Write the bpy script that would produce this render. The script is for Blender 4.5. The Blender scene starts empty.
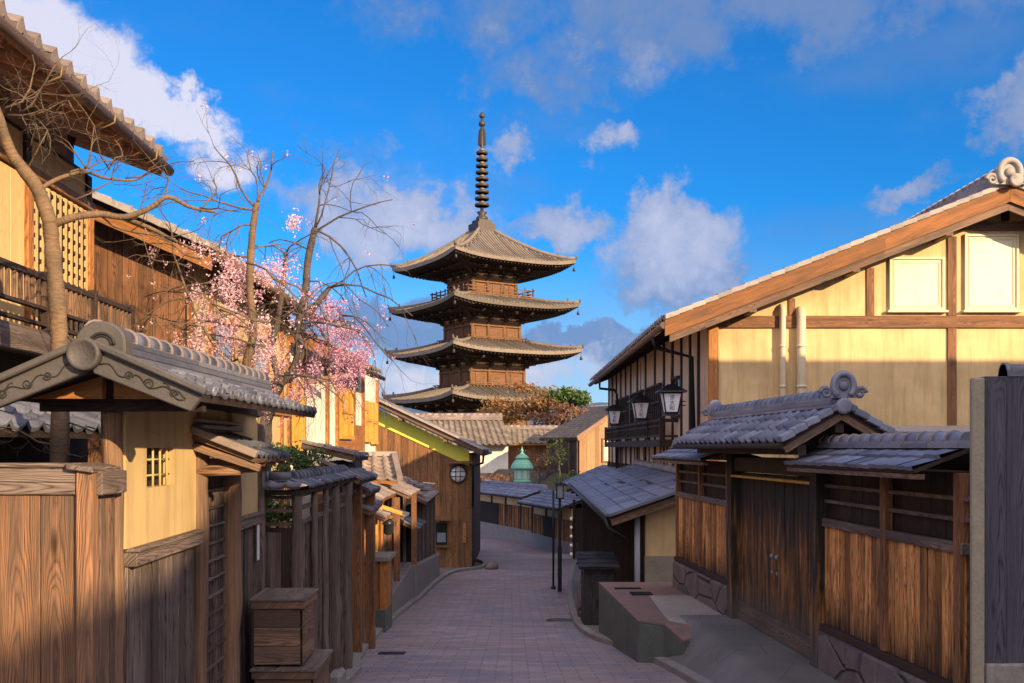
import bpy, math, random
from math import sin, cos, pi, radians as R
from mathutils import Vector as V, Matrix, noise as mnoise
random.seed(7)
S = bpy.context.scene
COL = S.collection
# ---------------------------------------------------------------- camera
cd = bpy.data.cameras.new('camera'); cam = bpy.data.objects.new('camera', cd); COL.objects.link(cam)
cam.location = (0, 0, 0); cam.rotation_euler = (R(90), 0, 0)
cd.sensor_width = 36; cd.lens = 36 * 1000 / 1024; cd.shift_y = 106.5 / 1024
cd.clip_start = 0.1; cd.clip_end = 9000
S.camera = cam
# ---------------------------------------------------------------- light
SUN_EL, SUN_AZ = R(17), R(40)          # azimuth: degrees from straight behind the camera towards its right
to_sun = V((sin(SUN_AZ) * cos(SUN_EL), -cos(SUN_AZ) * cos(SUN_EL), sin(SUN_EL)))
sd = bpy.data.lights.new('sun', 'SUN'); sun = bpy.data.objects.new('sun', sd); COL.objects.link(sun)
sd.energy = 4.2; sd.angle = R(0.6); sd.color = (1.0, .72, .40)
sun.rotation_euler = to_sun.to_track_quat('Z', 'Y').to_euler()
S.view_settings.view_transform = 'Standard'; S.view_settings.look = 'None'
S.view_settings.exposure = 0.95; S.view_settings.gamma = 1; S.view_settings.use_curve_mapping = False
S.cycles.max_bounces = 6; S.cycles.diffuse_bounces = 4; S.cycles.transparent_max_bounces = 8

W_ = bpy.data.worlds.new('World'); S.world = W_; W_.use_nodes = True
def world():
    nt = W_.node_tree; N = nt.nodes; L = nt.links; N.clear()
    def nd(t, **k):
        n = N.new(t)
        for a, b in k.items(): setattr(n, a, b)
        return n
    def mth(op, a, b=None, c=None, clamp=False):
        n = nd('ShaderNodeMath', operation=op); n.use_clamp = clamp
        for i, x in enumerate((a, b, c)):
            if x is None: continue
            if isinstance(x, (int, float)): n.inputs[i].default_value = x
            else: L.new(x, n.inputs[i])
        return n.outputs[0]
    out = nd('ShaderNodeOutputWorld'); bg = nd('ShaderNodeBackground'); bg.inputs[1].default_value = 0.15
    sky = nd('ShaderNodeTexSky', sky_type='NISHITA'); sky.sun_disc = False
    sky.sun_elevation = SUN_EL; sky.sun_rotation = math.atan2(to_sun.x, to_sun.y)
    sky.air_density = 1.0; sky.dust_density = 0.3; sky.ozone_density = 3.0
    tc = nd('ShaderNodeTexCoord'); dirv = tc.outputs['Generated']
    tint = nd('ShaderNodeMix', data_type='RGBA', blend_type='MULTIPLY'); tint.inputs[0].default_value = 1
    L.new(sky.outputs[0], tint.inputs[6]); tint.inputs[7].default_value = SKY_TINT
    warp = nd('ShaderNodeTexNoise'); warp.inputs['Scale'].default_value = 13; warp.inputs['Detail'].default_value = 9
    warp.inputs['Roughness'].default_value = .66
    L.new(dirv, warp.inputs['Vector'])
    fine = nd('ShaderNodeTexNoise'); fine.inputs['Scale'].default_value = 5; fine.inputs['Detail'].default_value = 8
    mp = nd('ShaderNodeMapping'); mp.inputs['Scale'].default_value = (1, 1, 2.2); mp.inputs['Location'].default_value = (3.1, 0, 1)
    L.new(dirv, mp.inputs['Vector']); L.new(mp.outputs[0], fine.inputs['Vector'])
    dv = nd('ShaderNodeVectorMath', operation='SUBTRACT'); wc = nd('ShaderNodeTexNoise'); wc.inputs['Scale'].default_value = 11; wc.inputs['Detail'].default_value = 6; wc.inputs['Roughness'].default_value = .62
    L.new(dirv, wc.inputs['Vector']); L.new(wc.outputs[1], dv.inputs[0]); dv.inputs[1].default_value = (.5, .5, .5)
    dm = nd('ShaderNodeVectorMath', operation='SCALE'); L.new(dv.outputs[0], dm.inputs[0]); dm.inputs['Scale'].default_value = .16
    da = nd('ShaderNodeVectorMath', operation='ADD'); L.new(dirv, da.inputs[0]); L.new(dm.outputs[0], da.inputs[1]); dirw = da.outputs[0]
    tot = None; bright = None
    for (px, py, rx, ry, amp, wt) in CLOUDS:
        c = V(((px - 512) / 1000, 1, (448 - py) / 1000)).normalized()
        sb = nd('ShaderNodeVectorMath', operation='SUBTRACT'); L.new(dirw, sb.inputs[0]); sb.inputs[1].default_value = c
        sc = nd('ShaderNodeVectorMath', operation='MULTIPLY'); L.new(sb.outputs[0], sc.inputs[0])
        sc.inputs[1].default_value = (1000 / rx, 1.5, 1000 / ry)
        ln = nd('ShaderNodeVectorMath', operation='LENGTH'); L.new(sc.outputs[0], ln.inputs[0])
        m = mth('SUBTRACT', 1.0, mth('POWER', ln.outputs['Value'], 1.5)); m = mth('MAXIMUM', m, -0.6)
        m = mth('MULTIPLY', mth('ADD', m, .6), amp)
        tot = m if tot is None else mth('MAXIMUM', tot, m)
        b = mth('MULTIPLY', m, wt); bright = b if bright is None else mth('MAXIMUM', bright, b)
    d = mth('ADD', tot, mth('MULTIPLY', mth('SUBTRACT', warp.outputs[0], .5), 2.8))
    mask = nd('ShaderNodeMapRange', interpolation_type='SMOOTHSTEP'); L.new(d, mask.inputs[0])
    mask.inputs[1].default_value = .5; mask.inputs[2].default_value = 1.5
    # thin general cloud over the rest of the sky
    thin = nd('ShaderNodeMapRange', interpolation_type='SMOOTHSTEP'); L.new(fine.outputs[0], thin.inputs[0])
    thin.inputs[1].default_value = .48; thin.inputs[2].default_value = .75; thin.inputs[4].default_value = .45
    mm = mth('MAXIMUM', mask.outputs[0], thin.outputs[0])
    mm = mth('MULTIPLY', mm, .88)
    cr = nd('ShaderNodeMix', data_type='RGBA')
    br = nd('ShaderNodeMapRange'); L.new(mth('ADD', bright, mth('MULTIPLY', mth('SUBTRACT', warp.outputs[0], .5), 2.0)), br.inputs[0])
    br.inputs[1].default_value = .1; br.inputs[2].default_value = 1.9
    L.new(br.outputs[0], cr.inputs[0]); cr.inputs[6].default_value = CLOUD_DARK; cr.inputs[7].default_value = CLOUD_LIGHT
    # pale band low over the horizon
    sx = nd('ShaderNodeSeparateXYZ'); L.new(dirv, sx.inputs[0])
    lowm = nd('ShaderNodeMapRange', interpolation_type='SMOOTHSTEP'); L.new(sx.outputs['Z'], lowm.inputs[0])
    lowm.inputs[1].default_value = .22; lowm.inputs[2].default_value = .0; lowm.inputs[3].default_value = 0; lowm.inputs[4].default_value = .75
    lo = nd('ShaderNodeMix', data_type='RGBA'); L.new(lowm.outputs[0], lo.inputs[0]); L.new(tint.outputs[2], lo.inputs[6]); lo.inputs[7].default_value = SKY_LOW
    mx = nd('ShaderNodeMix', data_type='RGBA'); L.new(mm, mx.inputs[0]); L.new(lo.outputs[2], mx.inputs[6]); L.new(cr.outputs[2], mx.inputs[7])
    # unseen bright cloud bank added behind the camera to fill the shade
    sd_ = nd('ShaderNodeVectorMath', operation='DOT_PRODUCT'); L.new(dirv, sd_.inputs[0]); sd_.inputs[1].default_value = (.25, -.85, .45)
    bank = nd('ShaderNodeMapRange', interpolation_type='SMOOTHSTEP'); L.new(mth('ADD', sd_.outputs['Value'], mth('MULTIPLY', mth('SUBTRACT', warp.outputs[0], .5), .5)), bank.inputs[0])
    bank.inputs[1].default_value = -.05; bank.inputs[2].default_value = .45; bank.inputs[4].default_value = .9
    mb_ = nd('ShaderNodeMix', data_type='RGBA'); L.new(bank.outputs[0], mb_.inputs[0]); L.new(mx.outputs[2], mb_.inputs[6]); mb_.inputs[7].default_value = SKY_FILL_BACK
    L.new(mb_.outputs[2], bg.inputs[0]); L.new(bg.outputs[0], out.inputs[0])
SKY_TINT = (.055, .37, .66, 1)
SKY_LOW = (1.9, 2.4, 3.2, 1); SKY_FILL_BACK = (5.9, 5.3, 5.5, 1)
CLOUD_DARK = (.62, .98, 1.85, 1); CLOUD_LIGHT = (2.9, 2.8, 3.2, 1)
#          px   py   rx   ry  amp  whiteness
CLOUDS = [(60, 60, 62, 60, 1.3, 1.4), (110, 100, 75, 36, 1.3, 1.4), (190, 110, 52, 24, 1.3, 1.3), (222, 155, 36, 28, 1.1, 1.1), (20, 20, 40, 20, .9, 1.0),
          (340, 165, 70, 22, .75, .4), (400, 215, 120, 38, 1.25, .6), (330, 195, 70, 26, 1.0, .5), (520, 145, 30, 20, .9, .45), (605, 150, 30, 22, 1.0, .55),
          (675, 240, 70, 42, 1.4, .5), (680, 270, 72, 32, 1.3, .1), (545, 225, 55, 24, 1.05, .45), (600, 345, 110, 26, 1.7, .0), (410, 335, 120, 30, 1.5, .0),
          (760, 0, 420, 60, .95, .0), (560, 75, 95, 40, .8, .1), (1035, 112, 50, 30, 1.0, .15), (930, 185, 70, 14, .85, .25), (480, 378, 220, 24, .95, .9),
          (-900, 300, 500, 160, .9, .5), (2100, 260, 600, 150, .9, .5)]
world()

# ---------------------------------------------------------------- object helpers
def P(px, py, Y): return V(((px - 512) * Y / 1000, Y, (448 - py) * Y / 1000))
def rx(px, Y): return (px - 512) * Y / 1000
def rz(py, Y): return (448 - py) * Y / 1000
def tag(o, label=None, cat=None, group=None, kind=None):
    if label: o['label'] = label
    if cat: o['category'] = cat
    if group: o['group'] = group
    if kind: o['kind'] = kind
    return o
def T(name, label, cat, loc=(0, 0, 0), group=None, rotz=0):
    o = bpy.data.objects.new(name, None); COL.objects.link(o); o.location = loc; o.rotation_euler = (0, 0, rotz)
    o.empty_display_size = .2
    return tag(o, label, cat, group)
def rootloc(p):
    while p.parent: p = p.parent
    return V(p.location)
def dup(root, loc, rotz=None, label=None):
    r = root.copy(); COL.objects.link(r); r.location = loc
    if rotz is not None: r.rotation_euler = (0, 0, rotz)
    if label: r['label'] = label
    for ch in list(root.children):
        c = ch.copy(); COL.objects.link(c); c.parent = r
        for g in list(ch.children):
            d = g.copy(); COL.objects.link(d); d.parent = c
    return r
def cr_spline(pts, k=6):
    pts = [V(p) for p in pts]; out = []
    for i in range(len(pts) - 1):
        p0 = pts[max(i - 1, 0)]; p1 = pts[i]; p2 = pts[i + 1]; p3 = pts[min(i + 2, len(pts) - 1)]
        for j in range(k):
            t = j / k
            out.append(.5 * ((2 * p1) + (p2 - p0) * t + (2 * p0 - 5 * p1 + 4 * p2 - p3) * t * t + (3 * p1 - p0 - 3 * p2 + p3) * t ** 3))
    out.append(pts[-1]); return out

class MB:
    def __init__(s): s.v = []; s.f = []; s.u = []; s.sm = []
    def face(s, idx, L, off=(0, 0), smooth=False, ctr=None):
        p = [s.v[i] for i in idx]
        n = (p[1] - p[0]).cross(p[2] - p[0])
        if n.length < 1e-12 and len(p) > 3: n = (p[2] - p[0]).cross(p[3] - p[0])
        if n.length > 1e-12: n.normalize()
        if abs(n.dot(L)) > .9:
            a = n.orthogonal().normalized(); b = n.cross(a); o = ctr or V((0, 0, 0)); s.u.append([((q - o).dot(a) * .3 + off[0], (q - o).dot(b) + off[1]) for q in p])
        else:
            b = n.cross(L); o = ctr or V((0, 0, 0)); s.u.append([((q - o).dot(L) + off[0], (q - o).dot(b) + off[1]) for q in p])
        s.f.append(idx); s.sm.append(smooth)
    def hexa(s, q):
        """q: 8 points, 0-3 bottom loop, 4-7 top loop"""
        b = len(s.v); q = [V(p) for p in q]; s.v += q
        e = [q[1] - q[0], q[3] - q[0], q[4] - q[0]]; L = max(e, key=lambda x: x.length).normalized()
        ctr = sum(q, V((0, 0, 0))) / 8; K = 10 * random.randint(1, 9); uo = random.random() * 40; off = None
        for f in ((3, 2, 1, 0), (4, 5, 6, 7), (0, 1, 5, 4), (1, 2, 6, 5), (2, 3, 7, 6), (3, 0, 4, 7)):
            s.face([b + i for i in f], L, (uo, K), ctr=ctr)
    def obox(s, o, a, b, c):
        o, a, b, c = V(o), V(a), V(b), V(c)
        if a.cross(b).dot(c) < 0: a, b = b, a
        s.hexa([o, o + a, o + a + b, o + b, o + c, o + a + c, o + a + b + c, o + b + c])
    def box(s, x0, x1, y0, y1, z0, z1): s.obox((x0, y0, z0), (x1 - x0, 0, 0), (0, y1 - y0, 0), (0, 0, z1 - z0))
    def beam(s, p0, p1, w, h, up=(0, 0, 1)):
        p0, p1 = V(p0), V(p1); d = p1 - p0; sd = d.cross(V(up)).normalized(); u = sd.cross(d).normalized()
        s.obox(p0 - sd * w / 2 - u * h / 2, d, sd * w, u * h)
    def prism(s, poly, vec):
        poly = [V(p) for p in poly]; vec = V(vec); n = len(poly); b = len(s.v); s.v += poly + [p + vec for p in poly]
        nn = V((0, 0, 0))
        for i in range(n): nn += poly[i].cross(poly[(i + 1) % n])
        fl = nn.dot(vec) > 0
        L = max([poly[(i + 1) % n] - poly[i] for i in range(n)], key=lambda x: x.length).normalized()
        off = (random.random() * 40, random.random() * 40)
        A = list(range(b, b + n)); B = list(range(b + n, b + 2 * n))
        s.face(A[::-1] if fl else A, L, off); s.face(B if fl else B[::-1], L, off)
        for i in range(n):
            j = (i + 1) % n
            q = [b + i, b + j, b + n + j, b + n + i]; s.face(q if fl else q[::-1], L, off)
    def quad(s, a, b, c, d):
        k = len(s.v); s.v += [V(a), V(b), V(c), V(d)]; s.face([k, k + 1, k + 2, k + 3], (V(b) - V(a)).normalized(), (0, 0))
    def tube(s, pts, rad, n=8, cap=True, smooth=True):
        pts = [V(p) for p in pts]; m = len(pts)
        if m < 2: return
        if not hasattr(rad, '__len__'): rad = [rad] * m
        b = len(s.v); t = (pts[1] - pts[0]).normalized(); u = t.orthogonal().normalized(); L0 = 0; Ls = []
        off = (random.random() * 40, random.random() * 40)
        for i in range(m):
            if i: L0 += (pts[i] - pts[i - 1]).length
            Ls.append(L0)
            tt = (pts[min(i + 1, m - 1)] - pts[max(i - 1, 0)])
            if tt.length < 1e-9: tt = t
            tt = tt.normalized(); u = (u - tt * u.dot(tt))
            u = u.normalized() if u.length > 1e-6 else tt.orthogonal().normalized(); w = tt.cross(u); t = tt
            for k in range(n):
                a = 2 * pi * k / n; s.v.append(pts[i] + (u * cos(a) + w * sin(a)) * rad[i])
        off = (off[0], 10 * random.randint(1, 9) - pi * max(rad)); per = 2 * pi * max(rad)
        for i in range(m - 1):
            for k in range(n):
                k2 = (k + 1) % n
                s.f.append([b + i * n + k, b + i * n + k2, b + (i + 1) * n + k2, b + (i + 1) * n + k]); s.sm.append(smooth)
                v0 = k / n * per + off[1]; v1 = (k + 1) / n * per + off[1]
                s.u.append([(Ls[i] + off[0], v0), (Ls[i] + off[0], v1), (Ls[i + 1] + off[0], v1), (Ls[i + 1] + off[0], v0)])
        if cap:
            s.face([b + k for k in range(n)][::-1], t, off); s.face([b + (m - 1) * n + k for k in range(n)], t, off)
    def lathe(s, prof, c, n=24, axis=(0, 0, 1), smooth=True):
        ax = V(axis).normalized(); u = ax.orthogonal().normalized(); w = ax.cross(u); c = V(c); b = len(s.v); m = len(prof)
        for r, z in prof:
            for k in range(n):
                a = 2 * pi * k / n; s.v.append(c + ax * z + (u * cos(a) + w * sin(a)) * max(r, 1e-4))
        for i in range(m - 1):
            for k in range(n):
                k2 = (k + 1) % n
                s.face([b + i * n + k, b + i * n + k2, b + (i + 1) * n + k2, b + (i + 1) * n + k], ax, (0, 0), smooth)
        s.face([b + k for k in range(n)][::-1], ax); s.face([b + (m - 1) * n + k for k in range(n)], ax)
    def grid(s, fn, nu, nv, smooth=True, flip=False):
        b = len(s.v); P_ = [[V(fn(i / nu, j / nv)) for i in range(nu + 1)] for j in range(nv + 1)]
        for r in P_: s.v += r
        for j in range(nv):
            for i in range(nu):
                q = [b + j * (nu + 1) + i, b + j * (nu + 1) + i + 1, b + (j + 1) * (nu + 1) + i + 1, b + (j + 1) * (nu + 1) + i]
                if flip: q = q[::-1]
                s.f.append(q); s.sm.append(smooth); s.u.append([(s.v[k].x, s.v[k].y + s.v[k].z) for k in q])
    def build(s, name, mat, parent=None, bevel=0, local=False):
        me = bpy.data.meshes.new(name)
        vs = s.v
        if parent is not None and not local:
            o0 = rootloc(parent); vs = [p - o0 for p in vs]
        me.from_pydata([tuple(p) for p in vs], [], s.f)
        uvl = me.uv_layers.new(name='UVMap'); k = 0; flat = []
        for fu in s.u:
            for a in fu: flat += [a[0], a[1]]
        uvl.data.foreach_set('uv', flat)
        me.polygons.foreach_set('use_smooth', s.sm)
        me.materials.append(mat); me.update()
        o = bpy.data.objects.new(name, me); COL.objects.link(o)
        if parent is not None: o.parent = parent
        if bevel:
            m = o.modifiers.new('bevel', 'BEVEL'); m.width = bevel; m.segments = 1; m.limit_method = 'ANGLE'; m.angle_limit = R(40)
        return o

class Wall:
    """a vertical plane; s = metres from p0 towards p1, o = metres outwards (to the right-hand side of p0->p1)"""
    def __init__(w, p0, p1):
        w.p0 = V((p0[0], p0[1])); w.d = V((p1[0], p1[1])) - w.p0; w.len = w.d.length; w.d.normalize(); w.n = V((w.d.y, -w.d.x))
    def pt(w, s, o, z): q = w.p0 + w.d * s + w.n * o; return V((q.x, q.y, z))
    def s_at(w, px):
        k = (px - 512) / 1000          # X = k*Y
        return (k * w.p0.y - w.p0.x) / (w.d.x - k * w.d.y)
    def z_at(w, px, py): return rz(py, w.pt(w.s_at(px), 0, 0).y)
    def box(w, mb, s0, s1, z0, z1, o0, o1):
        f = lambda z, s: z(s) if callable(z) else z
        mb.hexa([w.pt(s0, o0, f(z0, s0)), w.pt(s0, o1, f(z0, s0)), w.pt(s1, o1, f(z0, s1)), w.pt(s1, o0, f(z0, s1)),
                 w.pt(s0, o0, f(z1, s0)), w.pt(s0, o1, f(z1, s0)), w.pt(s1, o1, f(z1, s1)), w.pt(s1, o0, f(z1, s1))])
    def boards(w, mb, s0, s1, z0, z1, bw=.15, o0=0, t=.02, gap=.004, jit=.004, batten=0):
        n = max(1, round(abs(s1 - s0) / bw)); st = (s1 - s0) / n; ss = [s0 + st * i + (random.uniform(-.12, .12) * st if 0 < i < n else 0) for i in range(n + 1)]
        for i in range(n):
            j = random.uniform(-jit, jit)
            w.box(mb, ss[i] + gap / 2, ss[i + 1] - gap / 2, z0, z1, o0, o0 + t + j)
            if batten and i: w.box(mb, ss[i] - batten / 2, ss[i] + batten / 2, z0, z1, o0 + t + .006, o0 + t + .006 + batten * .6)

# ---------------------------------------------------------------- materials
def newmat(name):
    m = bpy.data.materials.new(name); m.use_nodes = True; nt = m.node_tree; nt.nodes.clear()
    out = nt.nodes.new('ShaderNodeOutputMaterial'); b = nt.nodes.new('ShaderNodeBsdfPrincipled'); nt.links.new(b.outputs[0], out.inputs[0])
    return m, nt, b
class G:
    """small node-graph helper"""
    def __init__(g, nt): g.nt = nt; g.N = nt.nodes; g.L = nt.links
    def n(g, t, ins=None, **k):
        x = g.N.new(t)
        for a, b in k.items(): setattr(x, a, b)
        for a, b in (ins or {}).items(): g.set(x.inputs[a], b)
        return x
    def set(g, sock, val):
        if isinstance(val, bpy.types.NodeSocket): g.L.new(val, sock)
        else: sock.default_value = val
    def math(g, op, a, b=0.0, clamp=False):
        x = g.n('ShaderNodeMath', {0: a, 1: b}, operation=op); x.use_clamp = clamp; return x.outputs[0]
    def mix(g, f, a, b, bt='MIX'):
        x = g.n('ShaderNodeMix', data_type='RGBA', blend_type=bt); g.set(x.inputs[0], f); g.set(x.inputs[6], a); g.set(x.inputs[7], b); return x.outputs[2]
    def rng(g, v, a, b, c=0.0, d=1.0):
        return g.n('ShaderNodeMapRange', {0: v, 1: a, 2: b, 3: c, 4: d}).outputs[0]
    def noise(g, vec, scale, detail=4, rough=.55, dist=0.0):
        return g.n('ShaderNodeTexNoise', {'Vector': vec, 'Scale': scale, 'Detail': detail, 'Roughness': rough, 'Distortion': dist}).outputs[0]
    def bump(g, h, dist, strength=1.0): return g.n('ShaderNodeBump', {'Height': h, 'Distance': dist, 'Strength': strength}).outputs[0]
c4 = lambda c: (c[0], c[1], c[2], 1)
def wood(name, light, dark, weather=None, wamt=.35, freq=1.0, rough=.7, bump=.004, contrast=1.0, var=.35, foot=None, head=None):
    """boards: arched flat-sawn grain, fibre streaks, knots, weather blotches; V of the UV is centred on each board (multiples of 10)"""
    m, nt, b = newmat(name); g = G(nt)
    uv = g.n('ShaderNodeTexCoord').outputs['UV']; isl = g.n('ShaderNodeNewGeometry').outputs['Random Per Island']
    sp = g.n('ShaderNodeSeparateXYZ', {0: uv}); U = sp.outputs[0]; Vv = sp.outputs[1]
    vl = g.math('SUBTRACT', Vv, g.math('MULTIPLY', g.math('ROUND', g.math('DIVIDE', Vv, 10.0)), 10.0))
    comb = lambda a, b_, c: g.n('ShaderNodeCombineXYZ', {0: a, 1: b_, 2: c}).outputs[0]
    k_ = g.math('MULTIPLY', isl, 57.0)
    wob = g.noise(comb(g.math('MULTIPLY', U, 1.6), g.math('MULTIPLY', vl, 9.0), k_), 1.0, 3, .5)
    sh = g.math('ADD', vl, g.math('MULTIPLY', g.math('SUBTRACT', isl, .5), .09))
    # knots
    vo = g.n('ShaderNodeTexVoronoi', {'Vector': comb(g.math('MULTIPLY', U, 1.5), g.math('MULTIPLY', vl, 7.0), k_), 'Scale': 1.0}, feature='F1')
    kd = vo.outputs['Distance']; knot = g.rng(kd, .16, .05)
    ph = g.math('ADD', g.math('MULTIPLY', U, 13.0), g.math('MULTIPLY', g.math('MULTIPLY', sh, sh), 2500.0 * freq))
    ph = g.math('ADD', ph, g.math('ADD', g.math('MULTIPLY', wob, 16.0), g.math('MULTIPLY', g.rng(kd, .35, .0), 7.0)))
    rings = g.math('POWER', g.math('ABSOLUTE', g.math('SINE', ph)), .7)
    fib = g.noise(comb(g.math('MULTIPLY', U, 1.3), g.math('MULTIPLY', vl, 60.0), k_), 1.0, 6, .7)
    fine = g.noise(comb(g.math('MULTIPLY', U, 4.0), g.math('MULTIPLY', vl, 260.0), k_), 1.0, 3)
    gr = g.math('ADD', g.math('MULTIPLY', rings, .21), g.math('ADD', g.math('MULTIPLY', fib, .60), g.math('MULTIPLY', fine, .30)))
    f = g.rng(gr, .41, .41 + .33 / contrast)
    col = g.mix(f, c4(dark), c4(light))
    shade = g.rng(isl, 0, 1, 1 - var, 1 + var * .7)
    col = g.mix(1.0, col, comb(shade, shade, shade), 'MULTIPLY')
    if weather:
        blot = g.noise(comb(g.math('MULTIPLY', U, 1.1), g.math('MULTIPLY', vl, 8.0), g.math('MULTIPLY', isl, 11.0)), 1.0, 6, .68)
        col = g.mix(g.rng(blot, .66 - wamt * .5, .80 - wamt * .3), col, c4(weather))
    col = g.mix(g.math('MULTIPLY', knot, .8), col, c4([x * .45 for x in dark]))
    pz = g.n('ShaderNodeSeparateXYZ', {0: g.n('ShaderNodeNewGeometry').outputs['Position']}).outputs[2]
    rag = g.noise(comb(g.math('MULTIPLY', U, .9), g.math('MULTIPLY', vl, 26.0), k_), 1.0, 5, .6)
    if foot:        # splash-stained lower ends, ragged along the grain
        z0, z1, fc = foot; h = g.math('ADD', pz, g.math('MULTIPLY', g.math('SUBTRACT', rag, .5), -1.3)); col = g.mix(g.rng(h, z1, z0), col, c4(fc))
    if head:        # darker tone that runs down from the top in streaks
        z0, z1, fc = head; h = g.math('ADD', pz, g.math('MULTIPLY', g.math('SUBTRACT', rag, .5), 1.8)); col = g.mix(g.rng(h, z0, z1), col, c4(fc))
    g.set(b.inputs['Base Color'], col); g.set(b.inputs['Roughness'], g.rng(fib, .3, .8, rough - .12, rough + .15))
    g.set(b.inputs['Normal'], g.bump(g.math('SUBTRACT', gr, g.math('MULTIPLY', knot, .3)), bump)); b.inputs['Specular IOR Level'].default_value = .3
    return m
def plaster(name, col, var=.14, bump=.0015, scale=3.0, stain=(.5, .42, .33)):
    m, nt, b = newmat(name); g = G(nt); oc = g.n('ShaderNodeTexCoord').outputs['Object']
    n1 = g.noise(oc, scale * .35, 6, .6); n2 = g.noise(oc, 120, 3)
    n3 = g.noise(g.n('ShaderNodeMapping', {0: oc, 3: (7, 7, .7)}).outputs[0], 1.2, 5, .6)
    c = g.mix(g.rng(n1, .3, .7, 0, 1), c4([x * (1 - var) for x in col]), c4([min(x * (1 + var * .6), .9) for x in col]))
    c = g.mix(g.rng(n3, .48, .75, 0, .5), c, c4([a * b2 for a, b2 in zip(col, stain)]))
    g.set(b.inputs['Base Color'], c); b.inputs['Roughness'].default_value = .9
    g.set(b.inputs['Normal'], g.bump(g.math('ADD', n2, g.math('MULTIPLY', n1, 3.0)), bump)); return m
def tilemat(name, a, bcol, rough=.42, moss=(.10, .10, .085)):
    m, nt, b = newmat(name); g = G(nt); oc = g.n('ShaderNodeTexCoord').outputs['Object']; isl = g.n('ShaderNodeNewGeometry').outputs['Random Per Island']
    n1 = g.noise(oc, 9, 5, .65); n2 = g.noise(oc, 70, 3)
    f = g.math('ADD', g.math('MULTIPLY', isl, .6), g.math('MULTIPLY', n1, .5))
    c = g.mix(g.rng(f, .2, .95), c4(a), c4(bcol)); c = g.mix(g.rng(n1, .54, .70, 0, .7), c, c4(moss)); c = g.mix(g.rng(g.noise(oc, 2.2, 5, .7), .45, .7, 0, .45), c, c4([x * .5 for x in a]))
    g.set(b.inputs['Base Color'], c); g.set(b.inputs['Roughness'], g.rng(n2, .3, .7, rough - .1, rough + .2))
    g.set(b.inputs['Normal'], g.bump(g.math('ADD', n2, n1), .003)); return m
def stone(name, a, bcol, scale=3, bump=.02, joints=None):
    m, nt, b = newmat(name); g = G(nt); oc = g.n('ShaderNodeTexCoord').outputs['Object']
    n1 = g.noise(oc, scale, 8, .65); n2 = g.noise(oc, scale * 14, 5, .7)
    c = g.mix(g.rng(n1, .3, .7), c4(a), c4(bcol)); c = g.mix(g.rng(n2, .35, .7, .5, 0), c, c4([x * .35 for x in a]))
    h = g.math('ADD', g.math('MULTIPLY', n1, 1.0), g.math('MULTIPLY', n2, .35))
    if joints:
        vo = g.n('ShaderNodeTexVoronoi', {'Vector': g.n('ShaderNodeMapping', {0: oc, 3: joints}).outputs[0], 'Scale': 1.0}, feature='DISTANCE_TO_EDGE').outputs[0]
        j = g.rng(vo, .0, .05); c = g.mix(g.math('ADD', g.math('MULTIPLY', j, .6), .4), c4([x * .3 for x in a]), c); h = g.math('ADD', h, g.math('MULTIPLY', j, 1.2))
    g.set(b.inputs['Base Color'], c); b.inputs['Roughness'].default_value = .85; g.set(b.inputs['Normal'], g.bump(h, bump)); return m
def flat(name, col, rough=.6, metal=0, var=.15, scale=14, emit=None, es=1):
    m, nt, b = newmat(name); g = G(nt); oc = g.n('ShaderNodeTexCoord').outputs['Object']
    n1 = g.noise(oc, scale, 5, .6)
    g.set(b.inputs['Base Color'], g.mix(n1, c4([x * (1 - var) for x in col]), c4([min(1, x * (1 + var)) for x in col])))
    g.set(b.inputs['Roughness'], g.rng(n1, .3, .7, rough - .08, rough + .08)); b.inputs['Metallic'].default_value = metal
    if emit: b.inputs['Emission Color'].default_value = c4(emit); b.inputs['Emission Strength'].default_value = es
    return m
def leafmat(name, cols, rough=.6, trans=.25):
    m, nt, b = newmat(name); g = G(nt); isl = g.n('ShaderNodeNewGeometry').outputs['Random Per Island']
    r = g.n('ShaderNodeValToRGB'); g.set(r.inputs[0], isl); e = r.color_ramp.elements
    e[0].color = c4(cols[0]); e[1].color = c4(cols[-1])
    for i, c in enumerate(cols[1:-1]): x = e.new((i + 1) / (len(cols) - 1)); x.color = c4(c)
    g.set(b.inputs['Base Color'], r.outputs[0]); b.inputs['Roughness'].default_value = rough
    tr = g.n('ShaderNodeBsdfTranslucent', {0: r.outputs[0]}); mx = g.n('ShaderNodeMixShader', {0: trans}); out = [n for n in nt.nodes if n.type == 'OUTPUT_MATERIAL'][0]
    g.L.new(b.outputs[0], mx.inputs[1]); g.L.new(tr.outputs[0], mx.inputs[2]); g.L.new(mx.outputs[0], out.inputs[0]); return m
def bark(name, a, bcol):
    m, nt, b = newmat(name); g = G(nt); uv = g.n('ShaderNodeTexCoord').outputs['UV']; oc = g.n('ShaderNodeTexCoord').outputs['Object']
    n1 = g.noise(g.n('ShaderNodeMapping', {0: uv, 3: (60, 14, 1)}).outputs[0], 1.0, 4, .6); n2 = g.noise(oc, 7, 5, .6)
    c = g.mix(g.rng(n2, .35, .65), c4(a), c4(bcol)); c = g.mix(g.rng(n1, .4, .7, 0, .6), c, c4([x * .3 for x in a]))
    g.set(b.inputs['Base Color'], c); b.inputs['Roughness'].default_value = .85; g.set(b.inputs['Normal'], g.bump(g.math('ADD', n1, n2), .012)); return m

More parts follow.
